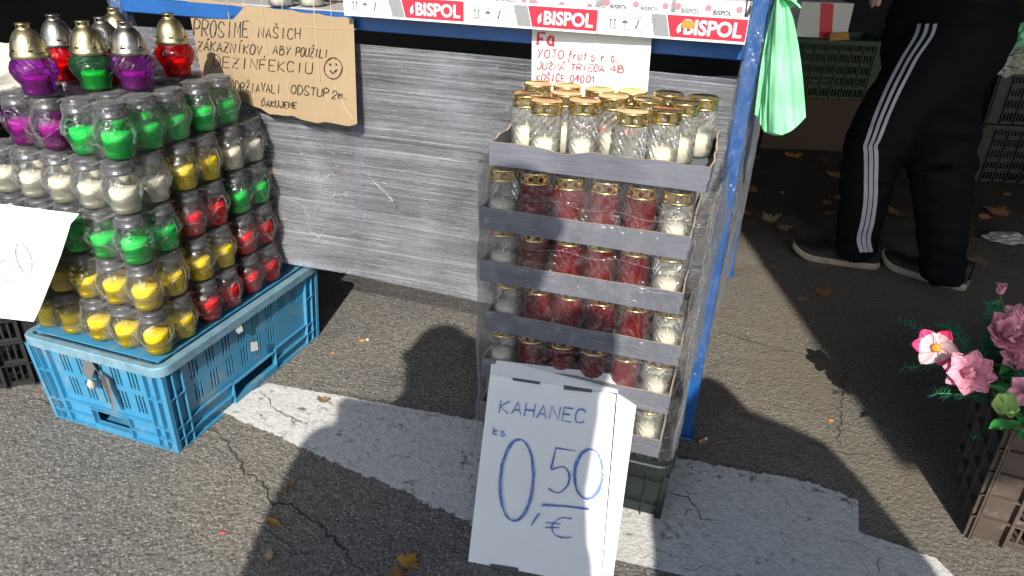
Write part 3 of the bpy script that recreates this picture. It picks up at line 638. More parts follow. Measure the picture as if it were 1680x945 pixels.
# ------------------------------------------------------------------ crates
def crate(label, cat, cx, cy, th, Lh, Wh, H, tp, mat, rimmat, style, name='plastic_crate', z=0):
    t = thing(name, label, cat, (cx, cy, z), th)
    def mk(side):
        # side 0: -y long, 1: +x short, 2: +y long, 3: -x short ; place(s, t, z)
        W = Lh if side % 2 == 0 else Wh; D = Wh if side % 2 == 0 else Lh
        def pl(s, tt, zz):
            k = 1-zz/H; w_ = s*(W-tp*k)/W; d = D-tp*k-tt
            return {0: Vector((w_, -d, zz)), 1: Vector((d, w_, zz)), 2: Vector((-w_, d, zz)), 3: Vector((-d, -w_, zz))}[side]
        return W, pl
    for side in range(4):
        W, pl = mk(side); holes = []; rb = MB(); nm = 'side_wall' if side % 2 == 0 else 'end_wall'
        if style == 'blue':
            inset = .011; zlo, zhi = .018, H-.022
            cw = .062                                     # corner zone
            n = 8 if side % 2 == 0 else 5
            span = W-cw-.012; pitch = 2*span/n
            hw = .085 if side % 2 == 0 else .055
            for row, (za, zb) in enumerate(((H-.088, H-.036), (H-.155, H-.103))):
                for q in range(n):
                    cx_ = -span+pitch*(q+.5)
                    if row == 1 and side % 2 == 0 and q > n-3: continue
                    for w_ in (-1, 0, 1):
                        x = cx_+w_*.0105+(0 if row == 0 else .004); holes.append((x-.0026, za, x+.0026, zb))
            holes.append((-hw, .020, hw, .058))
            m = MB(); m.panel(2*(W-.004), H-.020, .0028, holes, lambda s, t_, zz: pl(s, inset+t_, zz), x0=-W+.004, z0=.004)
            wall = bevel(m.build(nm, mat, t), .0006, 1)
            B = lambda s0, s1, z0_, z1_, d=0.0: rb.panel(s1-s0, z1_-z0_, inset-d-.0003, [], lambda s, t_, zz: pl(s, d+t_, zz), x0=s0, z0=z0_)
            for sg in (-1, 1):
                for xx in (W-.0015, W-.030, W-.058): B(sg*xx-.0013, sg*xx+.0013, .002, H-.024, 0 if xx != W-.058 else .001)
                for zz in (H-.095, .062, .030): B(min(sg*(W-.003), sg*(W-.058)), max(sg*(W-.003), sg*(W-.058)), zz-.0013, zz+.0013, .0005)
                x = sg*(W-.0435)
            B(-W+.059, W-.059, .068, .0705, .002) if side % 2 else None
            for sg in (-1, 1):
                a0, a1 = sorted((sg*(hw+.004), sg*(W-.059))); B(a0, a1, .0295, .032, .002)
                B(a0, a1, .064, .0665, .003); B(sg*(hw+.004)-.0014, sg*(hw+.004)+.0014, .004, .066, .001)
            B(-hw-.003, hw+.003, .0605, .063, .001); B(-hw-.003, hw+.003, .0035, .0185, .0005)
            B(-W+.002, W-.002, .0005, .0033, .0)
            bevel(rb.build('reinforcing_rib', mat, t), .0006, 1)
        elif style == 'lattice':
            n = max(3, int(2*W/.062)); nz_ = max(3, int(H/.06)); pw = 2*(W-.01)/n; ph = (H-.012)/nz_
            for q in range(n):
                for r in range(nz_):
                    if r == nz_-1 and side % 2 == 1 and abs(q-(n-1)/2) < 1: continue
                    x = -W+.01+pw*q; zb = .006+ph*r
                    if (q+r) % 1 == 0 and 0 < q < n-1:
                        for w_ in range(3):
                            xx = x+.010+w_*(pw-.016)/3; holes.append((xx, zb+.010, xx+(pw-.016)/3-.005, zb+ph-.010))
            m = MB(); m.panel(2*W, H-.004, .003, holes, lambda s, t_, zz: pl(s, .013+t_, zz), x0=-W, z0=.002); m.build(nm, mat, t)
            for q in range(n+1):
                x = -W+.01+pw*q; rb.panel(.004, H-.008, .0128, [], lambda s, t_, zz: pl(s, t_, zz), x0=x-.002, z0=.004)
            for r in range(1, nz_):
                zb = .006+ph*r; rb.panel(2*W-.004, .0035, .0105, [], lambda s, t_, zz: pl(s, .002+t_, zz), x0=-W+.002, z0=zb-.00175)
            bevel(rb.build('reinforcing_rib', mat, t), .0008, 1)
        else:   # smooth tub with a few ribs
            m = MB(); m.panel(2*W, H-.004, .003, [(-.05, H-.045, .05, H-.02)], lambda s, t_, zz: pl(s, .009+t_, zz), x0=-W, z0=.002); m.build(nm, mat, t)
            for x in (-W+.002, -W+.045, -.09, .09, W-.045, W-.002): rb.panel(.003, H-.03, .0088, [], lambda s, t_, zz: pl(s, t_, zz), x0=x-.0015, z0=.004)
            for zz_ in (.035, H-.05): rb.panel(2*W-.004, .003, .0075, [], lambda s, t_, zz: pl(s, .001+t_, zz), x0=-W+.002, z0=zz_)
            bevel(rb.build('reinforcing_rib', mat, t), .0006, 1)
    # rim with rounded corners
    rm = MB(); K = 6; rad = .028
    def loop(off, zz):
        out = []
        for (sx, sy, a0) in ((1, 1, 0), (-1, 1, 90), (-1, -1, 180), (1, -1, 270)):
            for q in range(K+1):
                a = R_(a0+90*q/K); out.append(Vector((sx*(Lh-rad)+(rad+off)*math.cos(a), sy*(Wh-rad)+(rad+off)*math.sin(a), zz)))
        return out
    lp = [loop(.001, H-.024), loop(.004, H-.0235), loop(.0045, H-.003), loop(.002, H), loop(-.012, H), loop(-.0135, H-.003), loop(-.0138, H-.008), loop(-.026, H-.009) if style == 'blue' else loop(-.016, H-.012), loop(-.028, H-.03) if style == 'blue' else loop(-.016, H-.03)]
    n = len(lp[0]); vs = [p for l_ in lp for p in l_]
    rm.add(vs, [(a*n+i, a*n+(i+1) % n, (a+1)*n+(i+1) % n, (a+1)*n+i) for a in range(len(lp)-1) for i in range(n)], 0, False)
    rm.build('rim', rimmat, t)
    fl = MB(); fl.box((-Lh+tp+.01, -Wh+tp+.01, .003), (Lh-tp-.01, Wh-tp-.01, .007)); fl.build('floor', mat, t)
    return t
bc = crate('sky blue slotted plastic crate under the packs of coloured globe lanterns', 'crate', CC.x, CC.y, CT, .3, .2, CHT, .0107, 'blue_plastic', 'worn_rim', 'blue')
# the packs rest on a board laid over the crate
tag(MB().box((-.275, -.175, 0), (.275, .185, .004), M=Matrix.Translation((CC.x, CC.y, CHT-.0035)) @ Matrix.Rotation(CT, 4, 'Z')).build('base_board', 'blue_plastic'), 'blue board lying in the crate rim under the lantern packs', 'board')
# shreds of label and a dried blob of tape stuck on the crate's end
EP = Plane(uv(-.3+.004, 0, .12), (-U2.x, -U2.y, .045))
def scrap(name, pts, off, mat, lab, cat, pl=EP, th=.0012):
    f_ = [pl.hit(*p, off+th) for p in pts]; b_2 = [pl.hit(*p, off) for p in pts]; n = len(pts)
    m = MB(); m.add(f_+b_2, [tuple(range(n)), tuple(range(2*n-1, n-1, -1))]+[(i, i+n, (i+1) % n+n, (i+1) % n) for i in range(n)])
    return tag(m.build(name, mat), lab, cat)
scrap('torn_label', [(137, 590), (147, 588), (160, 610), (172, 618), (180, 640), (186, 672), (192, 674), (183, 642), (178, 622), (165, 612), (155, 606), (150, 622), (141, 620), (135, 604)], .0085, 'thin_grey_print', 'torn grey label remains on the end of the blue crate', 'label')
lmp = EP.hit(150, 628, .014)
mm = MB(); mm.lathe([(.001, -.02), (.008, -.018), (.0105, -.01), (.009, 0), (.006, .009), (.003, .016), (.001, .018)], 14, cap0=True, fn=lambda a, z, r: 1+.15*math.sin(3*a+z*200), M=Matrix.Translation(lmp) @ Matrix.Rotation(R_(20), 4, 'Y') @ Matrix.Rotation(R_(30), 4, 'X'))
tag(mm.build('tape_lump', 'rag'), 'beige lump of old tape sticking out of the blue crate end', 'tape')
SPL = Plane(uv(0, -.2+.004, .12), (-V2.x, -V2.y, .045))
scrap('torn_label', [(388, 534), (396, 530), (399, 543), (391, 548), (386, 542)], .0085, 'white_card', 'small white paper scrap, upper one on the side of the blue crate', 'label', SPL)
scrap('torn_label', [(411, 562), (422, 560), (424, 574), (412, 577)], .0085, 'white_card', 'small white paper scrap, lower one on the side of the blue crate', 'label', SPL)

crate('black lattice crate left of the blue crate, cut by the photo edge', 'crate', -1.52, 1.62, R_(22), .30, .2, .27, .008, 'black_plastic', 'black_plastic', 'lattice')
# tray stack
TA = R_(-17); TD = Vector((math.cos(TA), math.sin(TA))); TN = Vector((-TD.y, TD.x)); T0 = Vector((.321, 1.14))   # near right corner of the stack
def tr(s, d, z): p = T0-TD*(.39-s)+TN*d; return Vector((p.x, p.y, z))   # s: 0 left..0.39 right, d depth
cc_ = tr(.207, .128, 0)
crate('dark grey green plastic crate under the stack of cardboard trays', 'crate', cc_.x, cc_.y, TA, .204, .150, .150, .006, 'green_grey_plastic', 'green_grey_plastic', 'tub')
ZTR = [.724, .600, .488, .376, .264, .152]; TH = .044
TW, TDp = .392, .262
SH = [(.0, .006), (-.014, -.004), (-.012, .0), (.0, .002), (-.006, -.002), (-.010, -.001)]
TN_ = ['top', 'second', 'third', 'fourth', 'fifth', 'lowest']
def tray(k):
    z = ZTR[k]; s0, d0 = SH[k]; wav = .004 if k == 0 else .0015
    root = thing('cardboard_tray', f"shallow grey cardboard tray, {TN_[k]} of the six in the wrapped stack", 'tray', group='stacked grey cardboard trays')
    c = [(s0, d0), (s0+TW, d0), (s0+TW, d0+TDp), (s0, d0+TDp)]
    for q in range(4):
        a, b = c[q], c[(q+1) % 4]; nx, ny = (b[1]-a[1]), -(b[0]-a[0]); ll = math.hypot(nx, ny); nx /= ll; ny /= ll; m = MB(); n = 26; T_ = .003
        rows = []
        for i in range(n+1):
            t = i/n; x = lerp(a[0], b[0], t); y = lerp(a[1], b[1], t); e = min(1, min(t, 1-t)*8)
            lean = .004 if q != 0 else 0
            bow = wav*1.6*nz3(t*5+k*9, q*3, .5)*e; top = TH+wav*nz3(t*7, k*5+q, 2.)*e*1.3-(.006*math.exp(-((t-.33)/.1)**2) if (k == 0 and q == 0) else 0)
            rows.append([tr(x-nx*T_*o, y-ny*T_*o, z) if h == 0 else tr(x+nx*(bow*h*(1.3 if h == .5 else 1)-T_*o-lean*h*0), y+ny*(bow*h-T_*o), z+top*h) for (o, h) in ((0, 0), (0, .5), (0, 1), (1, 1), (1, .5), (1, 0))])
        vs = [p for r in rows for p in r]
        for i in range(n):
            for w_ in range(6):
                f = (i*6+w_, (i+1)*6+w_, (i+1)*6+(w_+1) % 6, i*6+(w_+1) % 6); m.add([vs[x_] for x_ in f], [(0, 1, 2, 3)], 1 if w_ == 2 else 0, w_ in (0, 1))
        m.add(rows[0], [(5, 4, 3, 2, 1, 0)], 0); m.add(rows[-1], [(0, 1, 2, 3, 4, 5)], 0)
        m.build('wall', ['tray_grey', 'tray_tan'], root)
    m = MB(); P_ = [tr(c[q][0]+(.003 if q in (0, 3) else -.003), c[q][1]+(.003 if q < 2 else -.003), z+.001) for q in range(4)]
    m.add(P_+[p+Vector((0, 0, .002)) for p in P_], [(0, 1, 2, 3), (7, 6, 5, 4), (0, 4, 5, 1), (1, 5, 6, 2), (2, 6, 7, 3), (3, 7, 4, 0)]); m.build('base', 'tray_grey', root)
    return root
for k in range(6): tray(k)
FROM = ['leftmost', 'second from left', 'third from left', 'third from right', 'second from right', 'rightmost']
for k in range(1, 6):
    s0, d0 = SH[k]
    for r in range(2):
        for i in range(6):
            red = i in (1, 2, 3, 4) and True
            gm, wm = ('glass_deep_red', 'wax_dark_red') if red else ('glass_clear', 'wax_white')
            lab = f"{'deep red' if red else 'clear'} gold lidded jar lantern, {TN_[k]} tray, {'front row' if r == 0 else 'back row'}, {FROM[i]}"
            lantern('jar', gm, wm, 'gold_metal', tr(s0+.034+.0648*i+rnd.uniform(-.002, .002), d0+.036+.066*r, ZTR[k]+.004), lab, 'gold lidded jar lanterns in the tray stack', rz=rnd.uniform(0, 6), tilt=(rnd.uniform(-.02, .02), rnd.uniform(-.02, .02)))
# loose jars in the open top tray (lid centre pixels in the photograph)
ZJ = ZTR[0]+.004
for (px, py, wx, lab) in ((897, 164, 'wax_white', 'front row, leftmost'), (960, 164, 'wax_white', 'front row, second from left'), (1035, 186, 'wax_white', 'front row, nearest one with a low candle'), (1094, 179, 'wax_white', 'front row, rightmost'),
    (866, 153, 'wax_white', 'middle row, far left'), (930, 152, 'wax_white', 'middle row, under the paper sign lettering'), (1007, 157, 'wax_white', 'middle row, behind the gap in front'), (1065, 162, 'wax_white', 'middle row, behind the rightmost front jar'), (1124, 166, 'wax_white', 'middle row, second from the right wall'), (1156, 158, 'wax_white', 'against the right wall of the tray'),
    (879, 136, 'wax_white', 'back row, far left'), (931, 140, 'wax_white', 'back row, second from left'), (984, 146, 'wax_red', 'back row, third from left'), (1038, 149, 'wax_red', 'back row, above the red gleam'), (1098, 152, 'wax_white', 'back row, rightmost')):
    p = at(px, py, ZJ+.113); ex = Vector((p.x, p.y))-T0; s_ = .39+ex.dot(TD); d_ = ex.dot(TN); s_ = min(max(s_, .034), .36); d_ = min(max(d_, .04), .225)
    q = tr(s_, d_, ZJ); lantern('jar', 'glass_clear', wx, 'gold_metal', q, 'clear jar lantern in the top tray, '+lab, 'clear jar lanterns in the open top tray', rz=rnd.uniform(0, 6), wax_scale=.55 if px == 1035 else rnd.uniform(.8, 1.1))
# stretch film round the tray stack
def wrap(u, v):
    per = 2*(TW+TDp); s_ = u*per; z = lerp(.125, .728, v)
    if s_ < TW: x, y, nx, ny, base = s_, 0, 0, -1, .006
    elif s_ < TW+TDp: x, y, nx, ny, base = TW, s_-TW, 1, 0, .020
    elif s_ < 2*TW+TDp: x, y, nx, ny, base = 2*TW+TDp-s_, TDp, 0, 1, .008
    else: x, y, nx, ny, base = 0, per-s_, -1, 0, .012
    lev = (z-.152)/.112; fr = lev-math.floor(lev)
    sag = math.sin(math.pi*min(1, max(0, fr-.35)/.65)); e = base+.006*nz3(x*9, y*9+3, z*7)+.004*nz3(x*40, y*40, z*25)
    e -= (.004 if ny == -1 else .0)*sag
    if nx == 1: e += .016*math.sin(math.pi*(y/TDp))*(.6+.8*nz3(y*4, 2, z*6)) + .030*max(0, 1-abs(z-.60)/.16)*(y/TDp) + .014*max(0, 1-abs(z-.36)/.12)*(y/TDp)
    s0 = -.008
    return tr(s0+x+nx*e, y+ny*max(e, .0035), z+(.012*nz3(u*22, 5, 1) if v < .02 else 0))
wf = MB().grid(wrap, 220, 110, wrap=True).build('stretch_wrap', 'wrap_film'); tag(wf, 'crinkled clear stretch film wound round the stack of cardboard trays', 'stretch wrap')
e = MB()
for q in range(7):
    z0_ = .17+.085*q+rnd.uniform(-.02, .02); sl_ = rnd.uniform(-.05, .03)
    e.tube([wrap(u/60*.56, (z0_-.125+sl_*u/60+.004*math.sin(u*.7+q))/.603)+Vector((0, 0, 0))-Vector((TN.x, TN.y, 0))*.001 for u in range(0, 60)], .0004, 4)
for q in range(5):  # bunched, pulled strands along the right corner
    pts = [wrap((TW+.004+.012*q+.006*nz3(z_*.3, q, 0))/(2*(TW+TDp)), z_/40)+Vector((.002, -.002, 0)) for z_ in range(0, 41)]; e.tube(pts, [.0005+.0004*abs(nz3(i_*.4, q, 2)) for i_ in range(41)], 4)
e.build('fold', 'film_edge', wf)

# ------------------------------------------------------------------ blue rack
RA = R_(-17); RD = Vector((math.cos(RA), math.sin(RA), 0)); RN = Vector((.357, .968, 0)).normalized(); RO = Vector((.4256, 1.4097, 0))
def rk(s, d, z): return RO+RD*s+RN*d+Vector((0, 0, z))    # s: 0 at the right front post, negative to the left
rack = thing('market_rack', 'blue steel market rack with grey shelf top wound in stretch film', 'rack')
def rbox(s0, s1, d0, d1, z0, z1, name, mat='blue_steel', par=None, bv=.002):
    m = MB(); m.box((s0, d0, z0), (s1, d1, z1), fn=lambda p: rk(p.x, p.y, p.z)); return bevel(m.build(name, mat, par or rack), bv, 1)
LW = -1.50
for s0 in (LW, 0.0):
    for d0 in (0, 1.0): rbox(s0, s0+.030, d0, d0+.03, .004, 1.32, 'post'); rbox(s0-.012, s0+.036, d0-.012, d0+.042, .0, .004, 'foot_plate')
rbox(LW+.0245, -.0005, .003, .028, .899, .932, 'front_beam'); rbox(LW+.0245, -.0005, 1.003, 1.028, .895, .932, 'rear_beam')
rbox(LW+.003, LW+.021, .031, .999, .895, .932, 'side_beam'); rbox(.003, .021, .031, .999, .895, .932, 'side_beam')
rbox(LW+.0245, -.0005, .0285, 1.002, .925, .934, 'shelf_board', 'grey_board')
# film curtain on the front of the rack
def curtain(u, v):
    s_ = lerp(LW-.002, -.001, u); zt = .868-.004*u; zb = lerp(.285, .248, u)
    wv = math.sin(math.pi*u)
    d = .002+.035*wv*(1-.3*v)+.006*nz3(s_*3, v*14, 1)*wv+.0022*nz3(s_*2, v*70, 3)
    return rk(s_, d, lerp(zb, zt, v)-.006*math.sin(math.pi*u)*(1-v)+.003*nz3(s_*6, 0, 4)*(1-v))
fc = MB().grid(curtain, 120, 150); fco = fc.build('stretch_film', 'rack_film', rack)
def side_curtain(u, v):
    return rk(.031+.006*math.sin(math.pi*u)+.004*nz3(u*8, v*9, 7), lerp(.0, 1.0, u), lerp(.25, .87, v)+.004*nz3(u*9, 0, 4)*(1-v))
MB().grid(side_curtain, 60, 80).build('stretch_film', 'side_film', rack)
cz = MB()        # torn bunched creases hanging in the film
FP = Plane(rk(-.5, .02, .5), (-RN.x, -RN.y, 0))
for pts in ([(483, 235), (505, 262), (523, 285), (522, 300), (528, 318), (520, 340), (512, 360)], [(528, 318), (545, 322), (560, 318), (572, 322)], [(605, 290), (625, 310), (640, 325), (650, 340)], [(470, 325), (495, 335), (505, 352), (510, 380), (530, 392)], [(523, 285), (520, 300), (535, 290), (560, 285)]):
    P_ = []
    for a, b in zip(pts[:-1], pts[1:]):
        for q in range(5): P_.append(FP.hit(lerp(a[0], b[0], q/5)+rnd.uniform(-1.5, 1.5), lerp(a[1], b[1], q/5)+rnd.uniform(-1.5, 1.5), .016))
    cz.tube(P_, [rnd.uniform(.0004, .0028) for _ in P_], 4)
    for p_ in P_[::2]:
        for _ in range(3): q_ = p_+RD*rnd.gauss(0, .012)+Vector((0, 0, rnd.gauss(0, .010))); cz.tube([q_, q_+RD*rnd.uniform(.004, .014)+Vector((0, 0, rnd.gauss(0, .003)))], [.0009, .0003], 3)
cz.build('crease', 'crease_film', rack)
for s0 in (LW, 0.0):  # film sleeve on the posts
    def sleeve(u, v, s0=s0):
        a = 2*math.pi*u; ex = (.0165+.003*nz3(math.cos(a)*3, v*25, 1)); cx_, cy_ = max(-1, min(1, 1.35*math.cos(a))), max(-1, min(1, 1.35*math.sin(a)))
        return rk(s0+.015+cx_*(ex+.003), .015+cy_*(ex+.002), lerp(.17, 1.15, v))
    MB().grid(sleeve, 24, 160, wrap=True).build('film_sleeve', 'post_film', rack)

# boxes on the shelf
def flat_text(body, size, offset=0.0):
    cu = bpy.data.curves.new('t', 'FONT'); cu.body = body; cu.size = size; cu.offset = offset; cu.extrude = .0003; cu.resolution_u = 3
    o = bpy.data.objects.new('t', cu); col.objects.link(o); bpy.context.view_layer.update()
    me = bpy.data.meshes.new_from_object(o.evaluated_get(bpy.context.evaluated_depsgraph_get())); bpy.data.objects.remove(o); bpy.data.curves.remove(cu); return me
def frame_mat(o, x, z_): y = z_.cross(x).normalized(); x = x.normalized(); z_ = z_.normalized(); return Matrix(((x.x, y.x, z_.x, o.x), (x.y, y.y, z_.y, o.y), (x.z, y.z, z_.z, o.z), (0, 0, 0, 1)))
TXT = flat_text('BISPOL', .036, .0011); xs_ = [v.co.x for v in TXT.vertices]; tw = max(xs_)-min(xs_)
TXT.materials.append(MATS['box_white'])
SM = flat_text('BISPOL', .020, .0005); SM.materials.append(MATS['black_print']); SMG = SM.copy(); SMG.materials.clear(); SMG.materials.append(MATS['thin_grey_print'])
bl = ['white display box with red print, left one of the three on the shelf', 'white display box with red print, middle one of the three on the shelf', 'white display box with orange sticker on its red print, right one of three']
for b in range(3):
    s0 = -.826+.2765*b+(0 if b else .002); s1 = s0+.2745; d0 = -.045; H_ = .047; zb = .9345; dd = .36
    root = thing('display_box', bl[b], 'box', rk(s0, d0, zb), RA, 'white printed display boxes on the rack shelf')
    X = Vector((1, 0, 0)); Wb = s1-s0
    # skewed by nothing: local x along the shelf, y into it
    m = MB(); m.box((0, 0, 0), (Wb, .0025, H_)); fw_ = m.build('front_wall', 'box_white', root)
    MB().box((0, .003, 0), (.0025, dd, H_)).build('side_wall', 'box_white', root); MB().box((Wb-.0025, .003, 0), (Wb, dd, H_)).build('side_wall', 'box_white', root)
    MB().box((.003, .003, 0), (Wb-.003, dd, .002)).build('base', 'box_white', root); MB().box((.003, dd-.003, .003), (Wb-.003, dd, H_)).build('rear_wall', 'box_white', root)
    pr = MB(); xr = .144 if b < 2 else .138
    pr.add([(xr, -.0005, .0045), (Wb-.001, -.0005, .0045), (Wb-.001, -.0005, H_-.004), (xr-.010, -.0005, H_-.004)], [(0, 1, 2, 3)], 0)
    pr.add([(xr-.030, -.0005, .0045), (xr-.0015, -.0005, .0045), (xr-.0115, -.0005, H_-.004), (xr-.040, -.0005, H_-.004)], [(0, 1, 2, 3)], 1)
    pr.build('printed_band', ['red_print', 'grey_print'], fw_)
    to = link('lettering', TXT, fw_); to.matrix_local = frame_mat(Vector((xr+.022, -.0009, .0115)), Vector((1, 0, 0)), Vector((0, -1, 0))); sc_ = (Wb-xr-.032)/tw; to.scale = (sc_, sc_*1.05, 1)
    fl_ = MB(); fl_.add([(xr+.013, -.001, .011), (xr+.019, -.001, .016), (xr+.0175, -.001, .024), (xr+.0185, -.001, .031), (xr+.0125, -.001, .025), (xr+.0105, -.001, .018)], [(0, 1, 2, 3, 4, 5)]); fl_.build('flame_mark', 'box_white', fw_)
    ic = MB()      # four handling symbols in frames
    for q in range(4):
        x0 = .018+.0235*q; x1 = x0+.0185; z0_ = .012; z1_ = .033
        def ln(p, q_, w_=.0008):
            d_ = Vector((q_[0]-p[0], 0, q_[1]-p[1])); n_ = Vector((-d_.z, 0, d_.x)).normalized()*w_/2; A_ = Vector((p[0], -.0006, p[1])); B_ = Vector((q_[0], -.0006, q_[1])); n_ *= 1.7; ic.add([A_-n_, B_-n_, B_+n_, A_+n_], [(0, 1, 2, 3)])
        for p, q_ in (((x0, z0_), (x1, z0_)), ((x1, z0_), (x1, z1_)), ((x1, z1_), (x0, z1_)), ((x0, z1_), (x0, z0_))): ln(p, q_, .0006)
        cx_ = (x0+x1)/2
        if q == 0:
            for dx in (-.004, .004): ln((cx_+dx, .016), (cx_+dx, .030), .0012); ln((cx_+dx-.0025, .026), (cx_+dx, .030)); ln((cx_+dx+.0025, .026), (cx_+dx, .030))
            ln((cx_-.007, .0145), (cx_+.007, .0145))
        elif q == 1:
            ic.add([(cx_+.006*math.cos(R_(a)), -.0006, .0225+.006*math.sin(R_(a))) for a in range(0, 181, 20)], [tuple(range(10))]); ln((cx_, .0225), (cx_, .015)); ln((cx_, .015), (cx_+.002, .014))
        elif q == 2:
            ln((cx_-.001, .018), (cx_+.003, .031), .0018); ic.add([(cx_-.0015+.0025*math.cos(R_(a)), -.0006, .0165+.0025*math.sin(R_(a))) for a in range(0, 360, 45)], [tuple(range(8))])
        else:
            ln((cx_-.006, .019), (cx_+.001, .021)); 
            for dx, dz in ((.003, .028), (-.003, .025), (.002, .016)): ic.add([(cx_+dx+.0013*math.cos(R_(a)), -.0006, dz+.0013*math.sin(R_(a))) for a in range(0, 360, 60)], [tuple(range(6))])
    ic.build('handling_symbol', 'thin_grey_print', fw_)
    if b == 2: MB().add([(.158, -.0022, .022), (.176, -.0022, .0215), (.181, -.0022, .028), (.178, -.0022, .035), (.160, -.0022, .036), (.156, -.0022, .030)], [(0, 1, 2, 3, 4, 5)]).build('price_sticker', 'orange_print', fw_)
    # packets of candles standing in the box: things of their own
    for r in range(3):
        for c_ in range(2):
            x0 = .006+c_*.133; y0 = .008+r*.115; hgt = .062+rnd.uniform(-.003, .004)+(.006 if b == 2 else 0)
            Mx = root.matrix_basis.copy() if False else Matrix.Translation(rk(s0, d0, zb)) @ Matrix.Rotation(RA, 4, 'Z')
            pk = MB(); pk.box((x0, y0, .003), (x0+.126, y0+.108, hgt), M=Mx); po = pk.build('candle_packet', 'box_white')
            bevel(po, .008, 3)
            tag(po, f"white printed candle packet, {['front', 'middle', 'rear'][r]} {['left', 'right'][c_]} in the {['left', 'middle', 'right'][b]} display box", 'packet', 'white candle packets in the display boxes')
            if r == 0:
                for q in range(2):
                    me = (SM if (q + c_) % 2 == 0 else SMG); t_ = link('lettering', me, po); t_.matrix_local = Mx @ frame_mat(Vector((x0+.012+.058*q, y0-.0007, hgt-.024)), Vector((1, 0, 0)), Vector((0, -1, 0))); t_.scale = (.55, .6, 1)
                for q in range(3): dm = MB(); dm.add([Mx @ Vector((x0+.006+.055*q+.006*math.cos(R_(a)), y0-.0006, hgt-.013+.006*math.sin(R_(a)))) for a in range(0, 360, 30)], [tuple(range(12))]); dm.build('printed_candle', 'pink_print', po)
                e_ = MB(); e_.box((x0+.004+.03*c_, y0-.0009, hgt-.030), (x0+.085+.03*c_, y0-.0005, hgt-.027), M=Mx); e_.build('printed_stripe', 'red_print', po)
for i, px in enumerate((455, 506, 549)):
    p = at(px, 12 if i < 2 else 4, .935); lantern('jar', 'glass_clear', 'wax_white', 'gold_metal', (p.x, p.y+.03, .935), ['clear jar lantern on the grey shelf above the cardboard sign, leftmost', 'clear jar lantern on the grey shelf above the cardboard sign, middle one', 'clear jar lantern on the grey shelf tight against the left display box'][i], 'jar lanterns on the shelf', wax_scale=.7)

# ------------------------------------------------------------------ signs
# brown cardboard notice hanging from the shelf
CP = Plane(rk(-.5, -.030, .9), (-RN.x+.0, -RN.y, .06))
def sheet(pts, pl, th, mats, name, parent=None, wob=0.0, sub=6):
    """a stiff sheet cut to an outline (pixels), with thickness; fan of quads between left and right edges"""
    L_, R2 = pts; n = len(L_)-1; m = MB(); fr = []
    def P(i, t, off):
        x = lerp(L_[i][0], R2[i][0], t); y = lerp(L_[i][1], R2[i][1], t); o = wob*nz3(x*.012, y*.01, 3.3); return pl.hit(x, y, off+o)
    S = sub
    for i in range(n+1): fr.append([P(i, j/S, th) for j in range(S+1)]+[P(i, j/S, 0) for j in range(S+1)])
    W_ = S+1; vs = [p for r in fr for p in r]; q = 2*W_
    for i in range(n):
        for j in range(S):
            m.add([vs[i*q+j], vs[(i+1)*q+j], vs[(i+1)*q+j+1], vs[i*q+j+1]], [(0, 1, 2, 3)], 0); m.add([vs[i*q+W_+j], vs[i*q+W_+j+1], vs[(i+1)*q+W_+j+1], vs[(i+1)*q+W_+j]], [(0, 1, 2, 3)], 0)
        m.add([vs[i*q], vs[i*q+W_], vs[(i+1)*q+W_], vs[(i+1)*q]], [(0, 1, 2, 3)], 1); m.add([vs[i*q+S], vs[(i+1)*q+S], vs[(i+1)*q+W_+S], vs[i*q+W_+S]], [(0, 1, 2, 3)], 1)
    for i, flip in ((0, 0), (n, 1)):
        for j in range(S): m.add([vs[i*q+j], vs[i*q+j+1], vs[i*q+W_+j+1], vs[i*q+W_+j]], [(0, 1, 2, 3)], 1)
    return m.build(name, mats, parent)
csign = thing('cardboard_sign', 'brown corrugated cardboard notice in black handwriting hanging from the shelf', 'sign', CP.hit(450, 100))
def under(o, root): o.parent = root; o.matrix_parent_inverse = Matrix.Translation(-root.location); return o
nb = 22
Lc = [(309-1.2*t*0, -25+t*0) for t in ()] 
bot = [(345, 152), (352, 155), (360, 156), (372, 160), (385, 164), (398, 168), (410, 174), (420, 178), (432, 187), (445, 188), (455, 190), (470, 190), (482, 196), (500, 199), (515, 202), (527, 200), (545, 202), (560, 205), (573, 207), (584, 203)]
# columns from left to right: top edge point to torn bottom point
colsL = []; colsR = []
topx = [lerp(306, 580, i/(len(bot)-1)) for i in range(len(bot))]
for i, bp in enumerate(bot):
    tx = topx[i]; colsL.append((tx, lerp(-5, 31, i/(len(bot)-1))+1.2*math.sin(i*2))); colsR.append((lerp(336, 586, i/(len(bot)-1)), bp[1]))
under(sheet((colsL, colsR), CP, .004, ['cardboard', 'cardboard'], 'board', None, wob=.0012, sub=10), csign)
fo = MB()
for x0, x1 in ((350, 366), (378, 392), (405, 418), (435, 447), (468, 474), (520, 528), (548, 552)):
    pen(fo, CP, [(x0-6, 0), (lerp(x0-6, x1, .5), 90), (x1, 165)], 1.0, .0054)
pen(fo, CP, [(482, 42), (520, 46), (584, 48)], 1.0, .0054); pen(fo, CP, [(556, 150), (565, 175), (578, 195)], 1.2, .0054)
under(fo.build('crease', 'tray_tan'), csign)
h = MB(); O_ = .0056
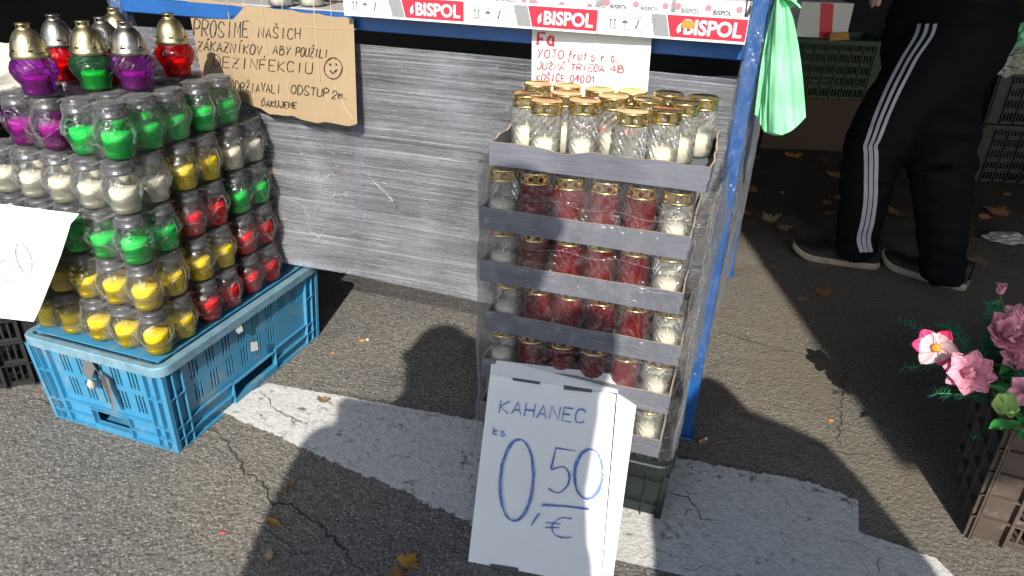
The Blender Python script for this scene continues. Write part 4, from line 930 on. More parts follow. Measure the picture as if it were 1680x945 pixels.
for t_, a, b, hh_, sl_ in (('PROSÍME', (316, 58), (409, 62), 26, .05), ('NAŠICH', (422, 61), (494, 64), 17, .06), ('ZÁKAZNÍKOV', (322, 82), (430, 90), 15, .1), (',', (432, 92), (440, 92), 8, 0), ('ABY', (446, 88), (478, 91), 14, .1), ('POUŽILI', (484, 91), (538, 95), 14, .15),
    ('DEZINFEKCIU', (348, 109), (514, 121), 17, .08), ('DODRŽIAVALI', (368, 147), (461, 153), 14, .05), ('ODSTUP', (476, 153), (540, 159), 14, .1), ('2m.', (543, 161), (573, 164), 13, .15), ('ĎAKUJEME', (428, 174), (487, 178), 10, .1)):
    write(h, CP, t_, a, b, hh_, 1.5, sl_, 1, O_)
pen(h, CP, [(546.5+14.5*math.cos(R_(a))+.5*math.sin(a), 112+17.5*math.sin(R_(a))) for a in range(0, 372, 12)], 1.6, O_)
for x in (541, 551): pen(h, CP, [(x, 104), (x+1, 107)], 3, O_)
pen(h, CP, [(541, 115), (545, 121), (553, 114)], 2, O_)
under(h.build('handwriting', 'pen_black'), csign)
# white paper notice
PP = Plane(rk(-.3, -.012, .9), (-RN.x, -RN.y, .03))
ps = thing('paper_sign', 'white paper notice in red marker hanging below the display boxes', 'sign', PP.hit(960, 90))
nps = 8
under(sheet(([(873+.2*i, 30+0*i) if i == 0 else (lerp(873, 872, i/nps), lerp(40, 156, i/nps)) for i in range(nps+1)], [(lerp(1070, 1061, i/nps), lerp(52, 166, i/nps)) for i in range(nps+1)]), PP, .0006, ['paper', 'paper'], 'sheet', None, wob=.0012, sub=10), ps)
h = MB()
for t_, a, b, hh_, wd, sl_ in (('Fa', (880, 73), (913, 75), 19, 4.4, .05), ('YOTO', (880, 94), (926, 96), 13, 2, .1), ('frut', (931, 97), (963, 99), 13, 2, .2), ('s.r.o.', (969, 99), (1018, 102), 13, 2, .1), ('JUŽNÁ', (879, 113), (926, 115), 10, 2, .2), ('TRIEDA', (935, 114), (992, 118), 10, 2, .2), ('4B', (999, 118), (1025, 120), 12, 2, .1), ('KOŠICE', (879, 133), (927, 134), 11, 2, .1), ('040', (934, 134), (959, 135), 11, 2, .1), ('01', (961, 135), (978, 136), 11, 2, .1)):
    write(h, PP, t_, a, b, hh_, wd, sl_, 1, .0020)
under(h.build('handwriting', 'pen_red'), ps)
# price board leaning on the stack
b0 = at(768, 921, .0); b1 = at(1003, 966, .0); topm = tr(.02, -.014, .30)
n_ = (b1-b0).cross(topm-b0).normalized(); n_ = -n_ if n_.y > 0 else n_
SP_ = Plane(b0, n_)
pb = thing('price_board', 'large white card price board leaning on the tray stack, blue pen digits', 'sign', (b0+b1)/2)
ns = 10
mb_ = sheet(([(lerp(806, 768, i/ns), lerp(597, 921, i/ns)) for i in range(ns+1)], [(lerp(1012, 985, i/ns), lerp(628, 962, i/ns)) for i in range(ns+1)]), SP_, .003, ['white_card', 'white_card'], 'main_panel', None, wob=.002, sub=8)
under(mb_, pb)
SP2 = Plane(SP_.hit(1012, 700), (SP_.n+Vector((RD.x, RD.y, 0))*.22).normalized())
under(sheet(([(lerp(1013, 986, i/ns), lerp(644, 962, i/ns)) for i in range(ns+1)], [(lerp(1045, 1003, i/ns), lerp(657, 967, i/ns)) for i in range(ns+1)]), SP2, .003, ['white_card', 'white_card'], 'side_flap', None, wob=.001, sub=3), pb)
SP3 = Plane(SP_.hit(900, 611, .003), (SP_.n+Vector((0, 0, 1))*.6).normalized())
under(sheet(([(815, 591), (804, 614)], [(1008, 614), (1014, 645)]), SP3, .003, ['white_card', 'white_card'], 'top_flap', None, wob=.001, sub=8), pb)
for q, o_ in (([(841, 618), (886, 624), (886, 631), (841, 624)], .0095), ([(925, 631), (971, 638), (971, 644), (925, 639)], .0095), ([(804, 925), (850, 932), (850, 940), (804, 930)], .0045)):
    sm = MB(); sm.add([SP_.hit(*p, o_) for p in q], [(0, 1, 2, 3)]); under(sm.build('slot', 'black_print'), pb)
h = MB(); O_ = .0062
write(h, SP_, 'KAHANEC', (816, 676), (961, 695), 21, 1.3, .18, 3, O_); write(h, SP_, 'ks', (807, 713), (831, 716), 12, 1.3, .1, 2, O_)
def loop_px(cx_, cy_, rx, ry, tl, n_p, wpx, hm, pl_=None, off=O_):
    for p_ in range(n_p):
        pts = []
        for a in range(0, 366, 8):
            x = rx*math.cos(R_(a))*(1+rnd.uniform(-.02, .02))+rnd.uniform(-.6, .6); y = ry*math.sin(R_(a)); pts.append((cx_+x-y*tl+p_*1.1-1.1, cy_+y+rnd.uniform(-.6, .6)+p_*.6))
        pen(hm, pl_ or SP_, pts, wpx, off+.0001*p_)
loop_px(847, 787, 27, 67, .06, 4, 1.3, h); loop_px(965, 777, 23, 41, .05, 4, 1.4, h)
for q in range(3):
    j = rnd.uniform(-1, 1); pen(h, SP_, [(943+j, 740), (912, 735+j), (904+j, 768), (906, 772)], 1.4, O_); pen(h, SP_, smooth_path([(906, 770+j), (925, 766), (934+j, 780), (930, 798+j), (915, 809), (900, 802+j)]), 1.4, O_)
    pen(h, SP_, [(890, 828+j), (925, 830), (967, 835+j)], 1.2, O_)
pen(h, SP_, [(885, 830), (930, 832), (966, 837)], 1.2, O_)
for q in range(3): pen(h, SP_, [(886-q*1.2, 842), (880-q, 850), (871, 863)], 1.2, O_)
for q in range(2): pen(h, SP_, smooth_path([(938, 851+q), (920, 850), (905+q, 862), (910, 877), (925, 882+q), (938, 881)]), 1.2, O_); pen(h, SP_, [(895, 857+q), (920, 860)], 1, O_); pen(h, SP_, [(894, 865+q), (918, 866)], 1, O_)
under(h.build('handwriting', 'pen_blue'), pb)
# second price board on the lantern stack, cut by the photo edge
q0 = uv(-.305, .10, .60); q1 = uv(-.372, .10, .30)
n_ = (q0-q1).cross(Vector((V2.x, V2.y, 0))).normalized(); n_ = -n_ if n_.y > 0 else n_
LP = Plane(q0, n_)
lb = thing('price_board', 'white card price board on the lantern packs, cut by left photo edge', 'sign', q1)
nl = 8
under(sheet(([(lerp(-130, -190, i/nl), lerp(318, 500, i/nl)) for i in range(nl+1)], [(130, 351), (116, 367), (109, 390), (100, 418), (90, 445), (78, 475), (68, 500), (60, 518), (55, 528)]), LP, .003, ['white_card', 'white_card'], 'main_panel', None, wob=.002, sub=10), lb)
h = MB(); write(h, LP, 'KAHANEC', (-46, 362), (43, 369), 10, 1.0, .1, 1, .006); loop_px(38, 423, 12, 25, -.25, 2, 1.0, h, LP, .006)
pen(h, LP, smooth_path([(18, 397), (6, 415), (-2, 435), (2, 447), (12, 446), (17, 432), (8, 426), (0, 434)]), 1.2, .006); pen(h, LP, [(-30, 452), (0, 458), (26, 463)], 1.8, .006); loop_px(-42, 415, 12, 25, -.25, 2, 1.0, h, LP, .006); pen(h, LP, [(-22, 440), (-26, 450)], 1.2, .006)
under(h.build('handwriting', 'pen_blue_faint'), lb)

# ------------------------------------------------------------------ bundle of green plastic bags
GP = rk(.060, -.010, 0)
gb = thing('bag_bundle', 'bundle of light green plastic bags hanging from the right rack post', 'bags', (GP.x, GP.y, .98))
GPl = Plane(rk(.06, -.03, .9), (-RN.x, -RN.y, 0))
nS = 14
for i in range(nS):
    t = i/(nS-1); off = -.03+.045*t
    tl_, tr_ = (1276, -12), (1290, -12); bl_ = (lerp(1237, 1262, t), lerp(184, 216, min(1, t*1.6))); br_ = (lerp(1300, 1322, t) if i < nS-1 else 1322, lerp(214, 192, t))
    m = MB()
    def fs(u, v, t=t, off=off, bl_=bl_, br_=br_, i=i):
        fl_ = v**.8; x0 = lerp(tl_[0], bl_[0], fl_)-3*math.sin(v*3); x1 = lerp(tr_[0], br_[0], fl_)+4*math.sin(v*math.pi); y0 = lerp(tl_[1], bl_[1], v); y1 = lerp(tr_[1], br_[1], v)
        x = lerp(x0, x1, u); y = lerp(y0, y1, u)+(14*math.sin(math.pi*u)*v*v*(1 if i > 2 else .4))
        z = off+.008*math.sin(u*9+i)*(1-.5*v)+.007*(1 if i % 2 else -1)*(1-u)*v+.005*math.sin(u*22+i*1.7)*v+.010*nz3(u*3, v*4, i*.3)+.02*math.sin(math.pi*u)*v
        return GPl.hit(x, y, -z*-1)
    m.grid(fs, 12, 18); o = m.build('plastic_bag', 'bag_green'); under(o, gb)
m = MB()
for q in range(7):
    def fr_(u, v, q=q): return GPl.hit(lerp(1282+q, 1296+q*2.4, v)+4*math.sin(u*9+q), lerp(-6, lerp(-14, 14, u), v)+rnd.uniform(-.6, .6), .01+.004*q+.006*math.sin(u*8))
    m.grid(fr_, 8, 4)
under(m.build('gathered_top', 'bag_green'), gb)

# ------------------------------------------------------------------ people
def blob(chains, voxel, name, mat, parent, smooth_it=4):
    m = MB()
    for ch in chains:
        P_ = [Vector(c[0]) for c in ch]; rs = [c[1] for c in ch]
        # fine interpolation
        Q = []; q_r = []
        for i in range(len(P_)-1):
            k_ = 5
            for t in range(k_): Q.append(P_[i].lerp(P_[i+1], t/k_)); q_r.append(lerp(rs[i], rs[i+1], t/k_))
        Q.append(P_[-1]); q_r.append(rs[-1])
        d0 = (Q[0]-Q[1]).normalized(); d1 = (Q[-1]-Q[-2]).normalized()
        Q = [Q[0]+d0*q_r[0]*.85, Q[0]+d0*q_r[0]*.5]+Q+[Q[-1]+d1*q_r[-1]*.5, Q[-1]+d1*q_r[-1]*.85]; q_r = [q_r[0]*.4, q_r[0]*.86]+q_r+[q_r[-1]*.86, q_r[-1]*.4]
        m.tube(Q, q_r, 14)
    me = m.mesh(name, mat); o = bpy.data.objects.new(name, me); col.objects.link(o)
    rm = o.modifiers.new('r', 'REMESH'); rm.mode = 'VOXEL'; rm.voxel_size = voxel; rm.use_smooth_shade = True
    sm_ = o.modifiers.new('s', 'SMOOTH'); sm_.iterations = smooth_it; sm_.factor = .5
    bpy.context.view_layer.update(); dg = bpy.context.evaluated_depsgraph_get()
    me2 = bpy.data.meshes.new_from_object(o.evaluated_get(dg)); me2.name = name
    bpy.data.objects.remove(o)
    me2.materials.clear(); me2.materials.append(MATS[mat]); return me2
def hand_chains(wr, d, up_, sgn):
    """palm and five separate curled fingers from the wrist wr along direction d"""
    d = Vector(d).normalized(); s_ = d.cross(Vector(up_)).normalized()*sgn; n_2 = s_.cross(d).normalized(); wr = Vector(wr); out = []
    for k, (o_, ln_) in enumerate(((-.028, .068), (-.010, .078), (.010, .074), (.028, .058))):
        a = wr+d*.02+s_*o_*.6; b = wr+d*.085+s_*o_; out.append([(a, .014), (b, .0125)])
        c = b+d*ln_*.45-n_2*.010; e_ = c+d*ln_*.30-n_2*.024; f = e_+d*ln_*.1-n_2*.022; out.append([(b, .010), (c, .0088), (e_, .008), (f, .007)])
    a = wr+d*.025-s_*.022; b = a+d*.028-s_*.030-n_2*.008; c = b+d*.030-s_*.010-n_2*.012; out.append([(a, .013), (b, .0105), (c, .0085)]); return out
def person(label, pos, facing, H, pose, top_mat, leg_mat, coat=False, shadow_bulk=False):
    """pose: dict of joints in local metres (x right of the person, y ahead, z up)"""
    root = thing('person', label, 'person', pos, facing); J = pose
    sk = [[(J['hip'], .12), (J['belly'], .115), (J['chest'], .135), (J['neck'], .055), (J['head0'], .06)], [(J['head0'], .07), (J['head1'], .088), (J['head2'], .082)],
          [(J['head1']+Vector((0, .085, .0)), .018), (J['head1']+Vector((0, .098, -.022)), .015)], [(J['head1']+Vector((-.085, 0, 0)), .016), (J['head1']+Vector((-.088, -.01, .02)), .016)], [(J['head1']+Vector((.085, 0, 0)), .016), (J['head1']+Vector((.088, -.01, .02)), .016)]]
    for sd_ in ('L', 'R'):
        sk.append([(J['chest'], .09), (J['sh'+sd_], .058), (J['el'+sd_], .042), (J['wr'+sd_], .027)]); sk.append([(J['hip'], .1), (J['th'+sd_], .07), (J['kn'+sd_], .045), (J['an'+sd_], .036), (J['an'+sd_]+Vector((0, .02, -.02)), .032)])
        dd_ = J['wr'+sd_]-J['el'+sd_]; sk += hand_chains(J['wr'+sd_], dd_, (0, 0, 1) if abs(dd_.normalized().z) < .8 else (0, 1, 0), 1 if sd_ == 'L' else -1)
    link('body', blob(sk, .0075, 'body', 'skin', root, 2), root)
    hm = [[(J['head1']+Vector((0, -.02, .035)), .090), (J['head2']+Vector((0, -.012, .02)), .085)], [(J['head1']+Vector((0, -.04, -.01)), .078), (J['head0']+Vector((0, -.045, .0)), .05)]]
    link('hair', blob(hm, .01, 'hair', 'hair', root), root)
    for x in (-.03, .03):
        ey = MB(); ey.lathe([(.001, -.012), (.009, -.008), (.0115, 0), (.009, .008), (.001, .012)], 12, M=Matrix.Translation(J['head1']+Vector((x, .079, .012)))); ey.build('eye', 'box_white', root)
    MB().box((-.024, -.002, -.004), (.024, .006, .004), M=Matrix.Translation(J['head1']+Vector((0, .087, -.052)))).build('mouth', 'petal_hot', root)
    tk = [[(J['hip']+Vector((-.07, 0, -.02)), .125), (J['belly']+Vector((-.05, 0, 0)), .13), (J['chest']+Vector((-.07, 0, 0)), .13)], [(J['hip']+Vector((.07, 0, -.02)), .125), (J['belly']+Vector((.05, 0, 0)), .13), (J['chest']+Vector((.07, 0, 0)), .13)], [(J['chest'], .14), (J['neck']+Vector((0, 0, -.03)), .085)]]
    if shadow_bulk: tk += [[(J['hip']+Vector((-.13, 0, .06)), .11), (J['hip']+Vector((-.17, 0, -.15)), .13), (J['hip']+Vector((-.17, 0, -.42)), .13)], [(J['head1']+Vector((.0, -.02, .0)), .11), (J['head0'], .11), (J['shR']+Vector((.02, 0, .03)), .10), (J['elR'], .10)], [(J['head0'], .10), (J['shL']+Vector((0, 0, .0)), .08)]]  # extra bulk at head, shoulders and hip, shaped only for the cast shadow
    if coat: tk += [[(J['hip']+Vector((-.06, 0, 0)), .14), (J['hip']+Vector((-.08, 0, -.35)), .15)], [(J['hip']+Vector((.06, 0, 0)), .14), (J['hip']+Vector((.08, 0, -.35)), .15)]]
    for sd_ in ('L', 'R'): tk.append([(J['chest'], .11), (J['sh'+sd_], .080), (J['el'+sd_], .062), (J['wr'+sd_].lerp(J['el'+sd_], .1), .045)])
    link('jacket', blob(tk, .012, 'jacket', top_mat, root), root)
    lk = []
    for sd_ in ('L', 'R'):
        r_t = J.get('leg_r', (.125, .105, .085, .082, .080)); th, kn, an = J['th'+sd_], J['kn'+sd_], J['an'+sd_]
        q_ = [(J['hip'], r_t[0]), (th, r_t[0]-.01), (th.lerp(kn, .5), r_t[1]), (kn, r_t[2]), (kn.lerp(an, .5), r_t[3]), (an+Vector((0, 0, -.01)), r_t[4])]
        for _ in range(2): q_ = [q_[0]]+[(q_[i][0].lerp(q_[i+1][0], t), lerp(q_[i][1], q_[i+1][1], t)) for i in range(len(q_)-1) for t in (.25, .75)]+[q_[-1]]
        lk.append(q_)
    tm = blob(lk, .010, 'trousers', leg_mat, root, 3); to_ = link('trousers', tm, root)
    nn_ = [v_.normal.copy() for v_ in tm.vertices]
    for v_, n0_ in zip(tm.vertices, nn_):
        c0_ = v_.co.copy(); f_ = max(0, 1-abs(c0_.z-.46)/.16)+max(0, 1-c0_.z/.30)*.9+.35; v_.co = c0_+n0_*(.011*f_*(noise.noise(Vector((c0_.x*5, c0_.y*5, c0_.z*26)))+.5*noise.noise(Vector((c0_.x*16, c0_.y*16, c0_.z*34)))))
    for v_ in tm.vertices:
        lim = .062+.010*math.sin(v_.co.x*60)+.006*math.sin(v_.co.y*45)
        if v_.co.z < lim: v_.co.z = lim
    tm.update()
    return root, to_
def shoe(root, heel, toe, name='shoe', h=.10):
    """heel, toe: ground points in local space of root"""
    hp, tp_ = Vector(heel), Vector(toe); d = (tp_-hp); Ls = d.length; d.normalize(); s_ = Vector((-d.y, d.x, 0))
    def sec(t):    # half width, height, sole bottom
        wd = .036+.012*math.sin(min(1, t*1.25)*math.pi*.75) ; wd *= (1-max(0, (t-.82)/.18)**2*.75) * (1-max(0, (.08-t)/.08)**2*.4)
        ht = lerp(h, .055, min(1, max(0, (t-.30)/.40))); ht *= (1-max(0, (t-.80)/.20)**2*.55); tl = .030*max(0, (t-.72)/.28)**2
        return wd, ht, tl
    m = MB()
    def up(u, v):
        wd, ht, tl = sec(u); a = math.pi*v; x = math.cos(a); y = math.sin(a)**.8; return hp+d*(Ls*u)+s_*(wd*x)+Vector((0, 0, tl+.018+(ht-.018)*y))
    m.grid(up, 28, 14); link(name, m.mesh(name, 'shoe_black'), root)
    sh = root.children[-1]; so_ = MB()
    def so1(u, v):
        wd, ht, tl = sec(u); a = v*4; wd += .005
        pts = [(-wd, tl+.001), (-wd-.001, tl+.024), (wd+.001, tl+.024), (wd, tl+.001), (-wd, tl+.001)]; i = min(3, int(a)); f = a-i; p = (lerp(pts[i][0], pts[i+1][0], f), lerp(pts[i][1], pts[i+1][1], f))
        return hp+d*(Ls*lerp(-.015, 1.02, u))+s_*p[0]+Vector((0, 0, p[1]))
    so_.grid(so1, 28, 16); so_.build('sole', 'sole_cream', sh)
    lc = MB()
    for q in range(4):
        t = .42+.07*q; wd, ht, tl = sec(t); lc.tube([up(t, .32), up(t, .5)+Vector((0, 0, .003)), up(t, .68)], .0022, 5)
    lc.build('lace', 'fabric_grey', sh)
V = Vector
def std_pose(H, **kw):
    k = H/1.75
    J = dict(hip=V((0, 0, .93*k)), belly=V((0, 0, 1.1*k)), chest=V((0, 0, 1.30*k)), neck=V((0, 0, 1.47*k)), head0=V((0, .015, 1.55*k)), head1=V((0, .02, 1.63*k)), head2=V((0, .01, 1.67*k)),
             shL=V((-.19*k, 0, 1.40*k)), shR=V((.19*k, 0, 1.40*k)), elL=V((-.27*k, .0, 1.12*k)), elR=V((.27*k, 0, 1.12*k)), wrL=V((-.26*k, .08, .90*k)), wrR=V((.26*k, .08, .90*k)),
             thL=V((-.09*k, 0, .86*k)), thR=V((.09*k, 0, .86*k)), knL=V((-.10*k, .02, .50*k)), knR=V((.10*k, .02, .50*k)), anL=V((-.11*k, -.02, .10)), anR=V((.11*k, -.02, .10)))
    J.update(kw); return J
# photographer, standing behind the camera with elbows out (his shadow lies over the trays)
ph = std_pose(1.86, elL=V((-.22, .10, 1.22)), elR=V((.12, .14, 1.22)), shL=V((-.18, 0, 1.50)), shR=V((.15, 0, 1.50)), wrL=V((-.10, .20, 1.22)), wrR=V((.08, .22, 1.20)))
r1, _ = person('tall person in a dark jacket standing upright and holding both hands forward', (-.12, -.40, 0), 0, 1.86, ph, 'fabric_grey', 'fabric_black', coat=True)
for x in (-.11, .11): shoe(r1, (x, -.10, 0), (x, .18, 0))
p2 = std_pose(1.38, elL=V((-.14, .06, .9)), elR=V((.27, .02, .92)), shL=V((-.10, 0, 1.08)), shR=V((.18, 0, 1.12)), wrL=V((-.12, .18, .84)), wrR=V((.22, .14, .76)))  # out of view, outline shaped to fit the shadow right of the stack
r2, _ = person('unseen short person in long dark coat and shawl shaped for the cast shadow', (.40, -.36, 0), 0, 1.38, p2, 'fabric_grey', 'fabric_black', coat=True, shadow_bulk=True)
for x in (-.10, .10): shoe(r2, (x, -.10, 0), (x, .16, 0))
p3 = std_pose(1.60, elL=V((-.19, .0, 1.06)), elR=V((.18, .04, 1.06)), wrL=V((-.18, .12, .86)), wrR=V((.16, .16, .94)))  # out of view, added to widen the shadow left of the photographer
r3, _ = person('unseen person in a dark jacket added to widen the cast shadow at left', (-.36, -.42, 0), 0, 1.60, p3, 'fabric_grey', 'fabric_black', coat=True)
for x in (-.10, .10): shoe(r3, (x, -.10, 0), (x, .17, 0))
# customer in black track suit, facing left, in the shade
PC = Vector((1.43, 2.44, 0)); fz = R_(90+14)     # local y (ahead) points to the left of the photograph
RZ = Matrix.Rotation(fz, 4, 'Z')
def loc(p): return RZ.inverted() @ (Vector(p)-PC)
f_an = loc(at(1406, 405, .10)); b_an = loc(at(1548, 445, .10)); 
f_kn = loc(at(1432, 232, .50)); b_kn = loc(at(1545, 262, .48)); f_kn.z = .50; b_kn.z = .48
hipw = at(1560, 30, .88); hip = loc(hipw); 
J = std_pose(1.78, hip=hip+V((0, 0, .03)), thL=hip+V((-.085, 0, -.05)), thR=hip+V((.085, 0, -.05)), belly=hip+V((0, .03, .2)), chest=hip+V((0, .08, .42)), neck=hip+V((0, .12, .58)), head0=hip+V((0, .15, .66)), head1=hip+V((0, .17, .74)), head2=hip+V((0, .16, .78)),
    shL=hip+V((-.2, .09, .50)), shR=hip+V((.2, .09, .50)), elL=hip+V((-.27, .16, .24)), elR=hip+V((.27, .16, .24)), wrL=hip+V((-.22, .36, .16)), wrR=hip+V((.22, .36, .16)), leg_r=(.175, .145, .103, .083, .070))
# the near leg is the person's left one
J['anL'], J['knL'], J['anR'], J['knR'] = f_an, f_kn, b_an, b_kn
cu, tro = person('person in black track suit trousers with three white stripes, facing left', tuple(PC), fz, 1.78, J, 'fabric_black', 'fabric_black')
shoe(cu, loc(at(1438, 437, 0)), loc(at(1300, 417, 0))); shoe(cu, loc(at(1584, 473, 0)), loc(at(1446, 432, 0)))
bpy.context.view_layer.update()
MWt = Matrix.Translation(PC) @ RZ; bvh = BVHTree.FromPolygons([MWt @ v.co for v in tro.data.vertices], [tuple(p.vertices) for p in tro.data.polygons])
def on_leg(px, py, off=.002):
    d = ray(px, py).normalized(); hit = bvh.ray_cast(EYE, d)
    if hit[0] is None: return None
    return hit[0]+hit[1]*off*(1 if hit[1].dot(d) < 0 else -1)
inv = MWt.inverted()
for q in range(3):
    path = [(1509+13*q, 40), (1503+13*q, 60), (1482+11.5*q, 95), (1466+11.5*q, 125), (1453+11*q, 152), (1437+10.5*q, 190), (1424+9.5*q, 228), (1420+8.5*q, 240), (1421+8.5*q, 255), (1421+8.2*q, 290), (1420+8*q, 330), (1415+8*q, 365), (1409+8*q, 392), (1414+7.5*q, 414)]
    sp_ = smooth_path(path, 6); m = MB(); prev = None
    for p in sp_:
        a, b = on_leg(p[0]-3.4, p[1]), on_leg(p[0]+3.0, p[1]-1)
        if a is None or b is None or (a-b).length > .05: prev = None; continue
        if prev: m.add([inv @ prev[0], inv @ prev[1], inv @ b, inv @ a], [(0, 1, 2, 3)], 0, True)
        prev = (a, b)
    m.build('stripe', 'stripe_white', tro)
m = MB()           # the small chest-like emblem on the thigh: three slanted bars over a word
def onl(px, py): p = on_leg(px, py, .003); return inv @ p if p is not None else None
def q_add(pts):
    c_ = [onl(*p) for p in pts]
    if all(x is not None for x in c_): m.add(c_, [tuple(range(len(c_)))])
q_add([(1425, 86), (1428, 84), (1431, 90), (1427, 92)]); q_add([(1430, 82), (1433, 80), (1436, 92), (1432, 91)]); q_add([(1434.5, 79), (1438, 78), (1438, 94), (1436.8, 93)])
def tiny(text, a, b, hh_):
    n = len(text)
    for i, ch in enumerate(text):
        for s_ in G[ch].split(';') if ch in G else []:
            pts = [(lerp(a[0], b[0], (i+.1+.7*int(t[0])/4)/n), lerp(a[1], b[1], (i+.5)/n)-int(t[1])/6*hh_) for t in s_.split()]
            for p, q_ in zip(pts[:-1], pts[1:]):
                dx, dy = q_[0]-p[0], q_[1]-p[1]; l_ = math.hypot(dx, dy) or 1; nx, ny = -dy/l_*.35, dx/l_*.35; q_add([(p[0]-nx, p[1]-ny), (q_[0]-nx, q_[1]-ny), (q_[0]+nx, q_[1]+ny), (p[0]+nx, p[1]+ny)])
G['d'] = "34 14 02 10 30;36 30"; G['i'] = "20 24;25 26"
tiny('adidas', (1425, 93), (1440, 99), 4.5)
m.build('emblem', 'stripe_white', tro)

# ------------------------------------------------------------------ goods in the shade on the right and behind
def at_y(px, py, y): r = ray(px, py); return EYE+r*(y/r.y)
crate('dark green slotted plastic crate stacked behind the customer', 'crate', 1.72, 4.25, R_(-3), .30, .2, .32, .006, 'dark_green_plastic', 'dark_green_plastic', 'lattice', z=.30)
tag(bevel(MB().box((1.42, 4.08, 0), (2.02, 4.42, .297)).build('wooden_crate', 'bare_wood'), .004, 1), 'dark brown box on the ground under the green slotted crate', 'box')
wb = thing('printed_carton', 'white carton with a slanting red band on top of the green crate', 'box', (0, 0, 0))
under(MB().box((1.50, 4.10, .622), (1.78, 4.40, .80)).build('panel', 'paper'), wb)
rbm = MB(); rbm.add([(1.63, 4.0985, .624), (1.70, 4.0985, .624), (1.67, 4.0985, .798), (1.60, 4.0985, .798)], [(0, 1, 2, 3)]); under(rbm.build('printed_band', 'red_print'), wb)
def plate(name, pts, y, mat, lab, cat, th=.02):
    m = MB(); f = [at_y(*p, y) for p in pts]; n = len(pts); m.add(f+[p+Vector((0, th, 0)) for p in f], [tuple(range(n)), tuple(range(2*n-1, n-1, -1))]+[(i, i+n, (i+1) % n+n, (i+1) % n) for i in range(n)])
    return tag(m.build(name, mat), lab, cat)
tag_ = plate('price_tag', [(1362, 55), (1392, 53), (1394, 65), (1362, 67)], 4.02, 'leaf_ochre', 'small orange price tag on the green slotted crate', 'tag')
crate('black lattice crate at the right photo edge behind the customer', 'crate', 2.66, 3.75, R_(-6), .3, .2, .30, .006, 'black_plastic', 'black_plastic', 'lattice')
crate('black lattice crate stacked on another at the right photo edge', 'crate', 2.66, 3.75, R_(-6), .3, .2, .26, .006, 'black_plastic', 'black_plastic', 'lattice', z=.301)
def crumple(name, label, cat, c, r, mat, seed, sc=(1, 1, 1), amp=.45):
    m = MB()
    def f(u, v):
        a = 2*math.pi*u; b = math.pi*(v-.5); d = Vector((math.cos(a)*math.cos(b), math.sin(a)*math.cos(b), math.sin(b))); k = 1+amp*noise.noise(d*2.2+Vector((seed, 0, 0)))+amp*.5*noise.noise(d*5+Vector((0, seed, 0)))
        p = d*r*k; return (c[0]+p.x*sc[0], c[1]+p.y*sc[1], c[2]+p.z*sc[2])
    m.grid(f, 40, 24, wrap=True, smooth=False); return tag(m.build(name, mat), label, cat)
p = at_y(1655, 100, 3.6); crumple('plastic_pack', 'grey white crumpled plastic packs on the stacked black crates', 'packs', (p.x+.02, 3.6, .60), .11, 'crumpled_white', 3, (1.2, .8, .5))
p = at_y(1672, 60, 3.62); crumple('plastic_bag', 'green plastic bag bulging behind the white packs at right edge', 'bag', (p.x+.06, 3.68, .68), .10, 'bag_green', 5, (1, .8, .8))
p = at(1655, 398, 0); crumple('crumpled_paper', 'white crumpled sheet on the shaded ground right of the customer', 'paper', (p.x, p.y, .02), .07, 'crumpled_white', 8, (1.3, .7, .25))
p = at_y(48, 125, 1.80); crumple('paper_sack', 'crumpled off white paper sack behind the leftmost purple lantern', 'sack', tuple(p), .095, 'crumpled_white', 11, (1.35, .7, .85), .25)
MBs = MB().box((-1.45, 1.60, 0), (-1.12, 1.95, .745)); 
crate('black crate standing on end behind the lantern packs', 'crate', -1.28, 1.92, R_(70), .3, .2, .27, .006, 'black_plastic', 'black_plastic', 'lattice')
crate('black crate on top of another behind the lantern packs', 'crate', -1.28, 1.92, R_(70), .3, .2, .24, .006, 'black_plastic', 'black_plastic', 'lattice', z=.271)
crate('uppermost black crate behind the lantern packs', 'crate', -1.28, 1.92, R_(70), .3, .2, .23, .006, 'black_plastic', 'black_plastic', 'lattice', z=.512)

# brown crate and flowers
FA = R_(-23); fd = Vector((math.cos(FA), math.sin(FA))); fn = Vector((-fd.y, fd.x)); K0 = Vector((.956, 1.097))
c_ = K0+fd*.2+fn*.14
crate('brown lattice plastic crate holding the flowers at the right edge', 'crate', c_.x, c_.y, FA, .2, .14, .300, .006, 'brown_plastic', 'brown_plastic', 'lattice')
c2_ = K0+fd*.62+fn*.52
crate('black lattice crate behind the brown flower crate', 'crate', c2_.x, c2_.y, FA, .3, .2, .25, .006, 'black_plastic', 'black_plastic', 'lattice')
def petal_mesh(Lp, Wp, cup, notch, mats, tipcol=True):
    m = MB(); nu, nv = 6, 8; mi_ = lambda v, u: 1 if (tipcol and v > .55) else 0
    vs = []
    for j in range(nv+1):
        v = j/nv; wd = Wp*math.sin(math.pi*min(1, .12+.80*v))**.8*(1 if v < .8 else 1-.35*((v-.8)/.2))
        for i in range(nu+1):
            u = i/nu*2-1; vs.append((Lp*v*(1-.06*abs(u)) - notch*(1 if (v > .95 and i % 2) else 0), u*wd, cup*v*v*Lp + .18*Wp*u*u + .0015*math.sin(u*7)))
    for j in range(nv):
        for i in range(nu):
            a = j*(nu+1)+i; m.add([vs[a], vs[a+1], vs[a+nu+2], vs[a+nu+1]], [(0, 1, 2, 3)], 1 if (tipcol and j/nv > .5) else 0, True)
    return m
